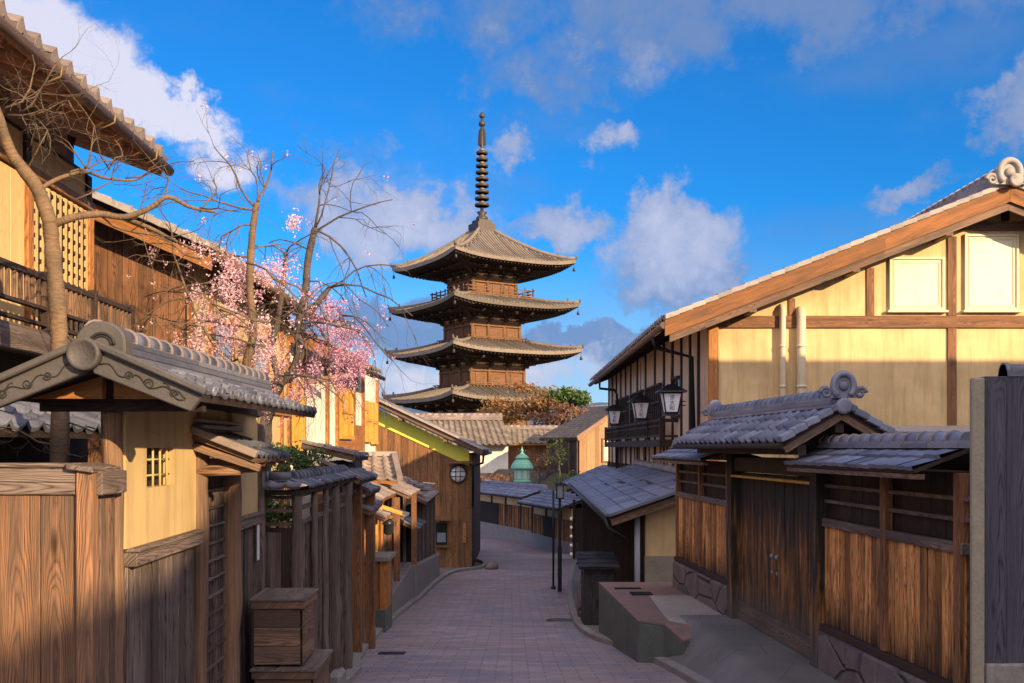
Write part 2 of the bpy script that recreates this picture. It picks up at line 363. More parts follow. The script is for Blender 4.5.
M = {}
M['wood_gold'] = wood('wood_gold', (.80, .37, .13), (.065, .022, .008), (.08, .04, .025), .4, var=.6, foot=(-1.98, -1.5, (.020, .015, .016)), contrast=1.45, bump=.008)
M['wood_gate'] = wood('wood_gate', (.62, .27, .08), (.03, .015, .008), (.03, .022, .018), .7, var=.4, foot=(-2.25, -1.8, (.085, .08, .085)), head=(-1.25, -.75, (.022, .018, .016)), bump=.006)
M['wood_front'] = wood('wood_front', (.40, .205, .11), (.06, .027, .016), (.13, .085, .06), .5, bump=.009, contrast=1.1, var=.25)
M['wood_grey'] = wood('wood_grey', (.25, .19, .165), (.026, .02, .018), (.09, .065, .055), .45, var=.5, bump=.008)
M['wood_greybrown'] = wood('wood_greybrown', (.30, .175, .115), (.03, .018, .013), (.10, .075, .06), .45, var=.4, bump=.006)
M['wood_log'] = wood('wood_log', (.42, .25, .15), (.10, .05, .032), (.17, .12, .1), .35, bump=.01)
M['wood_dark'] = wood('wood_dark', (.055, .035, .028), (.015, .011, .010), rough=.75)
M['wood_black'] = wood('wood_black', (.075, .07, .095), (.016, .015, .022), (.09, .085, .105), .25, rough=.7, bump=.006)
M['wood_olive'] = wood('wood_olive', (.36, .165, .065), (.05, .026, .014), (.05, .045, .028), .35, bump=.006)
M['wood_orange'] = wood('wood_orange', (.50, .21, .06), (.11, .04, .014), (.16, .09, .05), .25, rough=.6)
M['wood_rust'] = wood('wood_rust', (.30, .14, .068), (.055, .024, .013), (.09, .05, .03), .4, var=.35)
M['wood_yellow'] = wood('wood_yellow', (.78, .43, .08), (.42, .18, .03), rough=.6, var=.2)
M['wood_cream'] = wood('wood_cream', (.78, .60, .30), (.50, .32, .13), (.62, .42, .2), .3, rough=.7, var=.12, contrast=.6)
M['wood_eave'] = wood('wood_eave', (.36, .17, .08), (.08, .03, .018), rough=.7)
M['wood_pagoda'] = wood('wood_pagoda', (.27, .135, .065), (.07, .035, .02), (.07, .045, .03), .35)
M['wood_barge'] = wood('wood_barge', (.36, .15, .05), (.10, .035, .012), (.13, .065, .035), .45)
M['plaster_right'] = plaster('plaster_right', (.67, .485, .25), var=.26)
M['plaster_gate'] = plaster('plaster_gate', (.55, .40, .19), var=.2)
M['plaster_white'] = plaster('plaster_white', (.78, .74, .66))
M['plaster_pink'] = plaster('plaster_pink', (.68, .50, .36))
M['plaster_lime'] = plaster('plaster_lime', (.70, .66, .10), stain=(.8, .8, .6))
M['tile'] = tilemat('tile', (.055, .06, .085), (.20, .21, .27))
M['tile_blue'] = tilemat('tile_blue', (.07, .085, .14), (.15, .17, .25), .35)
M['tile_warm'] = tilemat('tile_warm', (.17, .13, .12), (.36, .29, .27), .6)
M['tile_pale'] = tilemat('tile_pale', (.26, .23, .22), (.44, .39, .36), .6)
M['tile_pagoda'] = tilemat('tile_pagoda', (.115, .095, .08), (.28, .23, .185), .85, moss=(.09, .07, .05))
M['slate'] = tilemat('slate', (.12, .125, .18), (.24, .25, .33), .42)
M['tile_lav'] = tilemat('tile_lav', (.095, .105, .155), (.25, .265, .36), .4)
M['tile_dusk'] = tilemat('tile_dusk', (.12, .095, .08), (.26, .21, .17), .65)
M['lamp_glass'] = flat('lamp_glass', (.30, .42, .38), .3)
M['clay'] = tilemat('clay', (.05, .046, .048), (.10, .09, .088), .6, moss=(.07, .06, .05))
M['clay_line'] = flat('clay_line', (.02, .018, .018), .7)
M['stone_base'] = stone('stone_base', (.26, .20, .205), (.15, .115, .125), 3.5, .05, joints=(1.1, 1.1, 2.2))
M['stone_curb'] = stone('stone_curb', (.30, .28, .28), (.20, .18, .18), 4, .01)
M['stone_warm'] = stone('stone_warm', (.40, .26, .17), (.24, .15, .1), 3, .05, joints=(1.2, 1.2, 2.0))
M['stone_green'] = stone('stone_green', (.13, .15, .14), (.08, .09, .085), 2.5, .015)
M['concrete'] = stone('concrete', (.40, .36, .33), (.28, .255, .235), 2, .008)
M['concrete_post'] = stone('concrete_post', (.38, .33, .25), (.26, .23, .18), 3, .012)
M['iron'] = flat('iron', (.02, .022, .026), .45, .6)
M['pipe_cream'] = flat('pipe_cream', (.62, .52, .38), .5)
M['pipe_grey'] = flat('pipe_grey', (.28, .3, .36), .4)
M['copper'] = flat('copper', (.16, .42, .30), .6, var=.35, scale=9)
M['paper'] = flat('paper', (.72, .72, .78), .7, var=.05)
M['ink'] = flat('ink', (.06, .055, .08), .8)
M['window_blind'] = flat('window_blind', (.80, .74, .50), .35, var=.06, scale=4)
M['window_frame'] = flat('window_frame', (.66, .58, .38), .4)
M['glass'] = flat('glass', (.22, .26, .3), .08, var=.2, scale=2)
M['glass_dark'] = flat('glass_dark', (.02, .025, .03), .1)
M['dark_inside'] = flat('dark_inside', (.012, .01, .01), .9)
M['bronze'] = flat('bronze', (.06, .048, .042), .5, .4, var=.4)
M['gold_worn'] = flat('gold_worn', (.26, .17, .08), .5, .4)
M['bark_warm'] = bark('bark_warm', (.24, .15, .085), (.13, .09, .06))
M['bark_grey'] = bark('bark_grey', (.13, .10, .09), (.06, .05, .045))
M['twig'] = bark('twig', (.20, .135, .09), (.10, .075, .055))
M['petal'] = leafmat('petal', [(.76, .42, .50), (.82, .56, .61), (.86, .70, .72), (.66, .28, .40)], .6, .3)
M['petal_deep'] = leafmat('petal_deep', [(.62, .26, .46), (.74, .42, .56), (.82, .60, .68)], .6, .3)
M['leaf_green'] = leafmat('leaf_green', [(.03, .07, .015), (.07, .13, .03), (.11, .17, .05)])
M['leaf_olive'] = leafmat('leaf_olive', [(.08, .12, .025), (.16, .2, .05), (.05, .08, .02)])
M['leaf_autumn'] = leafmat('leaf_autumn', [(.20, .09, .03), (.34, .15, .05), (.26, .16, .05), (.14, .10, .05)])
M['leaf_rust'] = leafmat('leaf_rust', [(.22, .1, .06), (.3, .16, .1), (.16, .09, .06)])
def hillmat():  # distance haze is put into the blue of the forest colour
    m, nt, b = newmat('hill_forest_hazed'); g = G(nt); oc = g.n('ShaderNodeTexCoord').outputs['Object']
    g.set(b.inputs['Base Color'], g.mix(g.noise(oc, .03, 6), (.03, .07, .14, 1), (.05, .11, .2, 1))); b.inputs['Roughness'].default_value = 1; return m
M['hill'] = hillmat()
def paving():
    m, nt, b = newmat('paving_brick'); g = G(nt); oc = g.n('ShaderNodeTexCoord').outputs['Object']
    wob = g.noise(oc, 2.0, 3); mp = g.n('ShaderNodeMapping', {0: oc}).outputs[0]
    br = g.n('ShaderNodeTexBrick', {'Vector': mp, 'Color1': (0, 0, 0, 1), 'Color2': (1, 1, 1, 1), 'Mortar': (.5, .5, .5, 1), 'Scale': 1.0, 'Mortar Size': .009, 'Mortar Smooth': .3, 'Bias': 0.0, 'Brick Width': .42, 'Row Height': .17})
    br.offset = .5
    sepc = g.n('ShaderNodeSeparateColor', {0: br.outputs[0]}).outputs[0]
    big = g.noise(oc, .8, 5, .6); n2 = g.noise(oc, 45, 4, .7)
    band = g.noise(g.n('ShaderNodeMapping', {0: oc, 3: (.35, 1.9, 1)}).outputs[0], 1.0, 3)
    c = g.mix(sepc, (.21, .175, .205, 1), (.34, .285, .31, 1)); c = g.mix(g.rng(band, .45, .66, 0, .6), c, (.34, .22, .18, 1))
    c = g.mix(g.rng(big, .52, .66, 0, .7), c, (.17, .17, .24, 1)); c = g.mix(g.rng(n2, .4, .75, 0, .45), c, (.08, .06, .07, 1))
    c = g.mix(g.math('MULTIPLY', br.outputs[1], .5), c, (.07, .055, .065, 1))
    h = g.math('ADD', g.math('MULTIPLY', g.math('SUBTRACT', 1.0, br.outputs[1]), 1.0), g.math('ADD', g.math('MULTIPLY', n2, .5), g.math('MULTIPLY', sepc, .4)))
    g.set(b.inputs['Base Color'], c); g.set(b.inputs['Roughness'], g.rng(n2, .3, .7, .55, .8)); g.set(b.inputs['Normal'], g.bump(h, .006)); return m
M['paving'] = paving()
def brickmat():
    m, nt, b = newmat('terrace_brick'); g = G(nt); oc = g.n('ShaderNodeTexCoord').outputs['Object']
    br = g.n('ShaderNodeTexBrick', {'Vector': oc, 'Color1': (.25, .125, .10, 1), 'Color2': (.17, .11, .10, 1), 'Mortar': (.16, .13, .12, 1), 'Scale': 1.0, 'Mortar Size': .008, 'Brick Width': .21, 'Row Height': .11})
    n2 = g.noise(oc, 6, 6, .7); g.set(b.inputs['Base Color'], g.mix(g.rng(n2, .4, .7, 0, .6), br.outputs[0], (.12, .11, .11, 1)))
    b.inputs['Roughness'].default_value = .8; g.set(b.inputs['Normal'], g.bump(g.math('SUBTRACT', n2, br.outputs[1]), .005)); return m
M['brick'] = brickmat()
def asphalt():
    m, nt, b = newmat('asphalt'); g = G(nt); oc = g.n('ShaderNodeTexCoord').outputs['Object']
    n1 = g.noise(oc, 1.2, 6, .6); n2 = g.noise(oc, 110, 3, .7); vo = g.n('ShaderNodeTexVoronoi', {'Vector': g.n('ShaderNodeMapping', {0: oc}).outputs[0], 'Scale': .9}, feature='DISTANCE_TO_EDGE').outputs[0]
    c = g.mix(g.rng(n1, .3, .7), (.11, .105, .11, 1), (.20, .185, .185, 1)); c = g.mix(g.rng(n2, .4, .7, 0, .5), c, (.05, .05, .05, 1)); c = g.mix(g.rng(vo, 0, .006, .7, 0), c, (.03, .03, .03, 1))
    g.set(b.inputs['Base Color'], c); b.inputs['Roughness'].default_value = .75; g.set(b.inputs['Normal'], g.bump(n2, .004)); return m
M['asphalt'] = asphalt()
M['earth'] = stone('earth', (.12, .09, .06), (.07, .06, .04), 1.5, .03)

# ---------------------------------------------------------------- roof helpers
def prof(s, h): return h * sin(pi * s / .38) if s < .38 else -h * .3 * sin(pi * (s - .38) / .62)
def tiles(mb, A, B, C, D, w=.26, l=.24, h=.045, t=.02, ns=6, flatp=False):
    A, B, C, D = V(A), V(B), V(C), V(D); n = (B - A).cross(D - A).normalized()
    if n.z < 0: n = -n
    nc = max(1, round((B - A).length / w)); nr = max(1, round(max((D - A).length, (C - B).length) / l))
    bl = lambda u, v: (A * (1 - u) + B * u) * (1 - v) + (D * (1 - u) + C * u) * v
    for j in range(nr):
        for i in range(nc):
            b = len(mb.v); jt = random.uniform(-.006, .006)
            for k in range(ns + 1):
                s_ = k / ns; u = (i + s_) / nc; o = (0 if flatp else prof(s_, h)) + jt; v0 = (j - .03) / nr; v1 = min((j + 1.05) / nr, 1.0)
                mb.v += [bl(u, v0) + n * (o + t * 1.6), bl(u, v1) + n * (o + t * .4), bl(u, v0) + n * (o)]
            fl = (B - A).cross(D - A).z < 0
            for k in range(ns):
                q = [b + 3 * k, b + 3 * k + 3, b + 3 * k + 4, b + 3 * k + 1]; r = [b + 3 * k + 2, b + 3 * k + 5, b + 3 * k + 3, b + 3 * k]
                if fl: q = q[::-1]; r = r[::-1]
                for z, smo in ((q, not flatp), (r, False)): mb.f.append(z); mb.sm.append(smo); mb.u.append([(0, 0), (1, 0), (1, 1), (0, 1)])
def eave_discs(mb, A, B, w, r, out):
    A, B, out = V(A), V(B), V(out).normalized(); n = max(1, round((B - A).length / w))
    for i in range(n):
        mb.lathe([(r, 0), (r, .02), (r * .7, .026), (r * .6, .018)], A + (B - A) * ((i + .19) / n), 12, out)
def deck(mb, A, B, C, D, t=.05, down=.0):
    A, B, C, D = V(A), V(B), V(C), V(D); n = (B - A).cross(D - A).normalized()
    if n.z < 0: n = -n
    d0 = n * (-down); d1 = n * (-down - t); q = [A + d1, B + d1, C + d1, D + d1, A + d0, B + d0, C + d0, D + d0]
    if (B - A).cross(D - A).dot(n) < 0: q = [q[i] for i in (0, 3, 2, 1, 4, 7, 6, 5)]
    mb.hexa(q)
def ridge(mb, P0, P1, w=.2, h=.14, r=.075, seg=.26, layers=3, col=None):
    P0, P1 = V(P0), V(P1); d = (P1 - P0); L = d.length; d.normalize(); sd = d.cross(V((0, 0, 1))).normalized(); up = V((0, 0, 1))
    for k in range(layers):
        ww = w * (1 - .1 * k); n = max(1, round(L / .5))
        for i in range(n):
            a = P0 + d * (L * i / n); mb.obox(a - sd * ww / 2 + up * (h * k / layers), d * (L / n - .004), sd * ww, up * (h / layers - .012))
        mb.obox(P0 - sd * ww * .42 + up * (h * k / layers), d * L, sd * ww * .84, up * (h / layers + .01))
    n = max(1, round(L / seg)); st = L / n
    for i in range(n):
        a = P0 + d * (st * i) + up * (h + r * .1)
        mb.tube([a, a + d * (st - .01)], [r, r * .97], 14)
        if col: q_ = MB(); q_.tube([a, a + d * .022], [r * 1.16, r * 1.16], 14); col(q_)
        else: mb.tube([a, a + d * .03], [r * 1.2, r * 1.2], 14)
def spiral(mb, c, ax1, ax2, r0, turns, rad, sgn=1, n=26):
    pts = []
    for i in range(n + 1):
        t = i / n; a = t * turns * 2 * pi * sgn; r = r0 * (1 - .82 * t); pts.append(V(c) + V(ax1) * (cos(a) * r) + V(ax2) * (sin(a) * r))
    mb.tube(pts, [rad * (1 - .4 * i / n) for i in range(n + 1)], 6)
def oni(mb, c, out, s=.3):
    """ridge-end ornament: arched plate, rolled rim, boss, two scrolls and a disc"""
    c = V(c); out = V(out).normalized(); up = V((0, 0, 1)); sd = out.cross(up).normalized()
    arch = [c + sd * (cos(a) * s * .42) + up * (sin(a) * s * .5 + s * .2) for a in [pi * (i / 14) for i in range(15)]]
    poly = arch + [c - sd * s * .5 - up * s * .15, c + sd * s * .5 - up * s * .15]
    mb.prism(poly, out * s * .14)
    ring = [c + sd * (cos(a) * s * .36) + up * (sin(a) * s * .42 + s * .26) + out * s * .15 for a in [-.9 + (pi + 1.8) * i / 20 for i in range(21)]]
    mb.tube(ring, [s * .115] * 21, 8)
    mb.tube([p + out * s * .06 for p in ring[2:-2]], [s * .04] * 17, 6)
    mb.lathe([(s * .17, 0), (s * .17, s * .05), (s * .10, s * .1), (.001, s * .11)], c + out * s * .14 + up * s * .26, 16, out)
    for k in (-1, 1):
        spiral(mb, c + sd * (k * s * .60) + up * s * .02 + out * s * .1, sd * k, up, s * .20, 1.5, s * .085, 1)
def leaf(mb, p, size, nrm=None):
    a = V((random.gauss(0, 1), random.gauss(0, 1), random.gauss(0, 1))).normalized(); b = a.orthogonal().normalized()
    b = (Matrix.Rotation(random.random() * 6.28, 3, a) @ b); k = len(mb.v); c = a.cross(b); l = size * random.uniform(.7, 1.3)
    mb.v += [p - b * l * .5, p + c * l * .3 + a * l * .06, p + b * l * .5, p - c * l * .3 + a * l * .06]
    mb.f.append([k, k + 1, k + 2, k + 3]); mb.sm.append(False); mb.u.append([(0, 0), (1, 0), (1, 1), (0, 1)])
def crown(mb, c, r, n, size, clumps=14):
    c = V(c); cs = []
    for i in range(clumps):
        d = V((random.gauss(0, 1), random.gauss(0, 1), random.gauss(0, .8))).normalized() * random.uniform(.35, .95)
        cs.append((c + V((d.x * r[0], d.y * r[1], d.z * r[2])), random.uniform(.22, .42)))
    for i in range(n):
        q, k = random.choice(cs); d = V((random.gauss(0, .5), random.gauss(0, .5), random.gauss(0, .5)))
        leaf(mb, q + V((d.x * r[0] * k, d.y * r[1] * k, d.z * r[2] * k)), size)
def twigs(mb, p, d, length, r, depth, tips, spread=.6, droop=0.0, n=4, wander=.25, kids=3):
    p = V(p); d = V(d).normalized(); pts = [p]; seg = length / n
    for i in range(n):
        d = (d + V((random.gauss(0, wander), random.gauss(0, wander), random.gauss(0, wander) - droop))).normalized(); p = p + d * seg; pts.append(p)
    rr = [r * (1 - .55 * i / n) for i in range(n + 1)]; mb.tube(pts, rr, 5 if r < .012 else 7)
    if depth <= 0: tips += pts[1:]; return
    for k in range(kids):
        i = random.randint(1, n); q = pts[i]
        dd = (d + V((random.gauss(0, spread), random.gauss(0, spread), random.gauss(0, spread)))).normalized()
        twigs(mb, q, dd, length * random.uniform(.5, .8), rr[i] * .62, depth - 1, tips, spread, droop, n, wander, kids)
    tips.append(pts[-1])
# ground height below the eye
GP = [(-60, 2.2), (-30, 1.0), (0, -1.6), (11.8, -2.78), (17.4, -3.34), (25.8, -3.92), (36, -4.2), (45, -4.45), (60, -4.65), (100, -5.2), (400, -6), (6000, -6)]
def g(Y):
    for (a, za), (b, zb) in zip(GP, GP[1:]):
        if Y <= b: return za + (zb - za) * max(0, (Y - a) / (b - a))
    return GP[-1][1]
M['rubble'] = stone('rubble', (.46, .43, .40), (.22, .19, .18), 14, .03)
M['dark_body'] = wood('dark_body', (.045, .042, .046), (.012, .011, .012), (.07, .07, .08), .2)
# ================================================================ the setting
def st(name, mb, mat, kind='structure', **k): return tag(mb.build(name, mat, **k), kind=kind)
mb = MB(); ys = [-60, -30, 0, 11.8, 17.4, 25.8, 36, 45, 60, 100, 400, 6000]
for a, b in zip(ys, ys[1:]): mb.quad((-3000, a, g(a) - .02), (3000, a, g(a) - .02), (3000, b, g(b) - .02), (-3000, b, g(b) - .02))
st('ground', mb, M['earth'])
EL = cr_spline([(-12, 0, 0)] and [(-2.0, -8, 0), (-2.0, 4, 0), (-1.9, 11.8, 0), (-2.15, 14.3, 0), (-2.36, 17.4, 0), (-2.42, 21, 0), (-2.35, 25.8, 0), (-2.18, 30, 0), (-1.85, 33, 0), (-.95, 34.8, 0), (-1.2, 37.5, 0), (-3, 40.5, 0), (-7, 44, 0), (-14, 48, 0)], 8)
ER = cr_spline([(2.3, -8, 0), (2.3, 4, 0), (2.1, 11.8, 0), (1.8, 15.3, 0), (1.32, 18.1, 0), (1.25, 21, 0), (1.52, 27.5, 0), (1.75, 31, 0), (2.1, 35, 0), (2.5, 39.5, 0), (1.7, 43.5, 0), (-.2, 49, 0), (-3.6, 54.5, 0), (-10, 60, 0)], 8)
mb = MB()
for i in range(len(EL) - 1):
    a, b, c, d = EL[i], ER[i], ER[i + 1], EL[i + 1]
    for k in range(4):
        f0, f1 = k / 4, (k + 1) / 4; l = lambda p, q, f: V((p.x + (q.x - p.x) * f, p.y + (q.y - p.y) * f, g(p.y + (q.y - p.y) * f)))
        mb.quad(l(a, b, f0), l(a, b, f1), l(d, c, f1), l(d, c, f0))
road = st('road', mb, M['paving'])
def curb(E, sgn, name, w=.14, h=.09):
    mb = MB()
    for i in range(len(E) - 1):
        a, b = V((E[i].x, E[i].y, 0)), V((E[i + 1].x, E[i + 1].y, 0)); L = (b - a).length; d = (b - a).normalized(); nn = V((d.y, -d.x, 0)) * sgn; m = max(1, round(L / .6))
        for k in range(m):
            p = a + (b - a) * (k / m); q = a + (b - a) * ((k + 1) / m) - d * .008; zp, zq = g(p.y), g(q.y); Z = V((0, 0, 1))
            mb.hexa([p + Z * (zp - .1), q + Z * (zq - .1), q + nn * w + Z * (zq - .1), p + nn * w + Z * (zp - .1),
                     p + Z * (zp + h), q + Z * (zq + h), q + nn * w + Z * (zq + h + .01), p + nn * w + Z * (zp + h + .01)])
    return st(name, mb, M['stone_curb'], bevel=.012)
curb(EL, -1, 'kerb'); curb(ER, 1, 'kerb')
# gutter grate and drain cover in the road
mb = MB()
for i in range(2): mb.box(-2.02 + i * .0, -1.62, 15.0 + i * .17, 15.14 + i * .17, g(15.1) - .02 + .004, g(15.1) + .012 - i * .02)
tag(mb.build('drain_cover', M['iron']), 'small dark iron drain cover at the left edge of the brick lane', 'drain cover')
mb = MB(); mb.lathe([(.28, 0), (.28, .012), (.24, .012), (.24, .008), (.1, .010)], (.98, 20.6, g(20.6)), 28)
tag(mb.build('manhole_cover', M['clay']), 'round manhole cover in the lane near the black cabinet', 'manhole cover')
# left footway
LWp = lambda Y: -1.942 - .035 * Y
mb = MB()
for i in range(len(EL) - 1):
    a, b = EL[i], EL[i + 1]
    if a.y < 0 or b.y > 34.9: continue
    if a.y > 34: continue
    mb.quad((a.x - .13, a.y, g(a.y) + .085), (b.x - .13, b.y, g(b.y) + .085), (-4.4, b.y, g(b.y) + .10), (-4.4, a.y, g(a.y) + .10))
st('footway', mb, M['asphalt'])
# right driveway: rises from the kerb to the gate
RXf = lambda Y: 4.14 - .072 * Y
def erx(Y):
    for a, b in zip(ER, ER[1:]):
        if a.y <= Y <= b.y: return a.x + (b.x - a.x) * (Y - a.y) / (b.y - a.y)
    return 2.3
def drv(u, v):
    Y = 3 + 11.2 * v; x0 = erx(Y) + .13; x1 = RXf(Y) + .3; zc = g(Y) + .095; zw = max(-2.37, g(Y) + .1) if Y > 5 else g(Y) + .1
    s_ = min(1, u / .25); s_ = s_ * s_ * (3 - 2 * s_); return (x0 + (x1 - x0) * u, Y, zc + (zw - zc) * s_)
mb = MB(); mb.grid(drv, 12, 40); st('driveway', mb, M['asphalt'])
mb = MB(); mb.grid(lambda u, v: (erx(17 + 18 * v) + .13 + u * 2.2, 17 + 18 * v, g(17 + 18 * v) + .095), 2, 30); st('footway', mb, M['asphalt'])
# raised brick terrace with plastered flank
ter = T('terrace', 'raised brick terrace with dark green stone flank beside the lane', 'terrace', (2.2, 15.5, -3.2))
tp = [(1.55, 17.9, -2.4), (1.76, 14.0, -2.41), (2.09, 13.8, -2.42), (2.25, 13.15, -2.53), (2.82, 13.3, -2.43), (3.1, 14.1, -2.40), (2.86, 17.9, -2.4)]
def slab(pts, zb):
    m_ = MB(); n = len(pts); m_.v = [V((x, y, zb if zb < -3 else z + zb)) for x, y, z in pts] + [V(p) for p in pts]; L1 = V((0, 1, 0))
    m_.face(list(range(n, 2 * n)), L1); m_.face(list(range(n))[::-1], L1)
    for i in range(n): k = (i + 1) % n; m_.face([i, k, n + k, n + i], L1)
    return m_
mb = slab([(x, y, z - .03) for x, y, z in tp], -3.6); mb.build('flank', M['stone_green'], ter, bevel=.02)
mb = slab(tp, -.028); mb.build('brick_top', M['brick'], ter)
mb = slab([(2.22, 16.2, -2.388), (2.17, 14.2, -2.395), (2.33, 13.25, -2.51), (2.80, 13.34, -2.41), (3.03, 14.1, -2.386), (2.92, 16.2, -2.386)], -.02); mb.build('concrete_strip', M['concrete'], ter)
mb = MB(); mb.box(1.75, 2.2, 17.0, 17.12, -2.4, -2.385); mb.build('drain_slot', M['iron'], ter)
mb = MB(); mb.box(1.95, 2.3, 16.3, 16.6, -2.4, -2.383); mb.build('hatch', M['iron'], ter)

# ---------------------------------------------------------------- distant hills
def hf(x, y):
    r = mnoise.fractal(V((x / 420, y / 500, 3)), 1.0, 2.0, 6)
    return 40 + 75 * math.exp(-((x + 190) / 190) ** 2) + 60 * math.exp(-((x - 190) / 160) ** 2) + 45 * r
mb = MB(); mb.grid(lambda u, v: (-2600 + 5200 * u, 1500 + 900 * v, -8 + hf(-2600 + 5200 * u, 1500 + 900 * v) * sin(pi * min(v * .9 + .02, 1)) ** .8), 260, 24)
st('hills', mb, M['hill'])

# ================================================================ right: gable house
gh = T('gable_house', 'cream plaster gable house with orange timber frame and two pale windows, right', 'house', (9, 26, g(24)))
FXf = lambda Y: 4.28 - .019 * Y
GW = Wall((3.9, 20.0), (16.5, 20.0))             # faces the camera
def rake(x): return 2.43 + (min(x, 19.2 - x) - 3.01) * .39       # top of bargeboard
mb = MB(); GWf = [(3.9, 20.0, -3.6), (15.3, 20.0, -3.6), (15.3, 20.0, rake(15.3) - .1), (9.6, 20, rake(9.6) - .12), (3.9, 20, rake(3.9) - .1)]
mb.prism(GWf, (0, .2, 0)); mb.build('gable_wall', M['plaster_right'], gh)
FW = Wall((FXf(37), 37), (3.9, 20.2))            # street side, s runs towards the camera
mb = MB(); FW.box(mb, 0, FW.len, -3.6, 2.62, -.2, 0); mb.build('side_wall', M['plaster_pink'], gh)
mb = MB(); mb.box(3.9, 15.3, 36.8, 37, -3.6, 3.0); mb.build('rear_wall', M['plaster_pink'], gh)
mb = MB(); mb.box(15.1, 15.3, 20.2, 36.8, -3.6, 2.4); mb.build('side_wall', M['plaster_pink'], gh)
def gx(px): return rx(px, 20)
def gz(py): return rz(py, 20)
def member(x0, x1, z0, z1, o=.035, nm='post', w='wood_rust'):
    mb = MB(); mb.box(x0, x1, 20 - o, 20.02, z0, z1); return mb.build(nm, M[w], gh, bevel=.006)
member(gx(708), gx(718), -3.5, gx(708) * 0 + rake(4.0) - .32, .06, 'post', 'wood_orange')
member(gx(719), 15.3, gz(328), gz(316), .05, 'beam', 'wood_rust')
for px0, px1 in ((788, 795), (866, 874)): member(gx(px0), gx(px1), gz(316) - .0, rake(gx(px0)) - .42, .03)
member(gx(947), gx(956), gz(316) + .004, rake(gx(947)) - .42, .04)
member(gx(947), gx(956), -3.5, gz(328) - .004, .04)
member(gx(1040), gx(1050), gz(316) + .004, rake(gx(1047)) - .45, .04)
member(gx(955), 11.6, gz(231), gz(222), .045, 'beam', 'wood_greybrown')
member(gx(1001), gx(1009), gz(221), gz(196), .03, 'post', 'wood_dark')
def win(x0, x1, z0, z1):
    mb = MB(); t = .05
    mb.box(x0, x1, 19.93, 20.01, z0 - t, z0); mb.box(x0, x1, 19.93, 20.01, z1, z1 + t); mb.box(x0 - t, x0, 19.93, 20.01, z0 - t, z1 + t); mb.box(x1, x1 + t, 19.93, 20.01, z0 - t, z1 + t)
    mb.box(x0 - .1, x1 + .1, 19.88, 20.0, z0 - t - .05, z0 - t - .005)
    f = mb.build('window', M['window_frame'], gh, bevel=.004)
    mb = MB(); mb.box(x0, x1, 19.965, 20.0, z0, z1); mb.build('blind', M['window_blind'], f)
    mb = MB()
    for a in (x0 + .03, x1 - .07): mb.box(a, a + .04, 19.95, 19.963, z0 + .02, z1 - .02)
    mb.box(x0 + .072, x1 - .072, 19.95, 19.963, z1 - .07, z1 - .03); mb.box(x0 + .072, x1 - .072, 19.95, 19.963, z0 + .02, z0 + .06)
    mb.build('sash', M['window_frame'], f)
win(gx(891), gx(941), gz(308), gz(260)); win(gx(966), gx(1015), gz(308), gz(237))
for px, top, w, mt in ((781, 309, .062, 'pipe_cream'), (799.5, 313, .09, 'pipe_cream')):
    x = gx(px); z = gz(top); mb = MB()
    mb.tube([(x, 19.88, -2), (x, 19.88, z - .1), (x, 19.89, z - .02), (x, 19.95, z + .04), (x, 20.02, z + .05)], w, 12)
    for zz in (1.2, 2.0): mb.tube([(x, 19.88, zz), (x, 19.88, zz + .05)], w * 1.15, 12)
    mb.build('vent_pipe', M[mt], gh)
# roof
def rp(x, y, dz=0): return V((x, y, rake(x) + dz))
y0, y1 = 19.3, 37.6
rf = MB(); tiles(rf, rp(2.95, y1, .10), rp(2.95, y0 + .05, .10), rp(9.6, y0 + .05, .10), rp(9.6, y1, .10), .3, .28, .05, .03, 4)
roof = rf.build('roof', M['tile_warm'], gh)
rf = MB(); tiles(rf, rp(16.3, y0 + .05, .10), rp(16.3, y1, .10), rp(9.6, y1, .10), rp(9.6, y0 + .05, .10), .3, .28, .05, .03, 3); rf.build('tile_slope', M['tile_warm'], roof)
mb = MB(); deck(mb, rp(2.98, y1, .08), rp(2.98, y0 + .02, .08), rp(9.6, y0 + .02, .08), rp(9.6, y1, .08), .07); deck(mb, rp(16.2, y0 + .02, .08), rp(16.2, y1, .08), rp(9.6, y1, .08), rp(9.6, y0 + .02, .08), .07)
mb.build('roof_deck', M['wood_dark'], roof)
for sg in (0, 1):      # pale edge tiles, bargeboard, under-board
    X = (lambda x: 19.2 - x) if sg else (lambda x: x)
    mb = MB(); n = 26
    for i in range(n):
        a, b = 2.95 + 6.6 * i / n, 2.95 + 6.6 * (i + 1) / n + .02; q = []
        for yy, lift in ((y0 - .06, .0), (y0 + .16, 0)):
            pass
        A0, B0 = V((X(a), y0 - .07, rake(a) + .07)), V((X(b), y0 - .07, rake(b) + .055)); Z = V((0, 0, .1)); Yv = V((0, .26, 0))
        mb.hexa([A0, B0, B0 + Yv, A0 + Yv, A0 + Z, B0 + Z, B0 + Yv + Z, A0 + Yv + Z] if not sg else [B0, A0, A0 + Yv, B0 + Yv, B0 + Z, A0 + Z, A0 + Yv + Z, B0 + Yv + Z])
    mb.build('verge_tile', M['tile_pale'], roof, bevel=.01)
    for nm, mt, zt, zb, yy, th, xa in (('bargeboard', 'wood_barge', .06, -.25, y0 - .03, .05, 2.95), ('lower_board', 'wood_greybrown', -.255, -.40, y0 + .03, .05, 3.05)):
        mb = MB(); xs = [xa, 4.8, 7.2, 9.598]
        for a, b in zip(xs, xs[1:]):
            pr = [(X(a), yy, rake(a) + zb), (X(b), yy, rake(b) + zb), (X(b), yy, rake(b) + zt), (X(a), yy, rake(a) + zt)]
            mb.prism(pr, (0, th, 0))
        mb.build(nm, M[mt], roof)
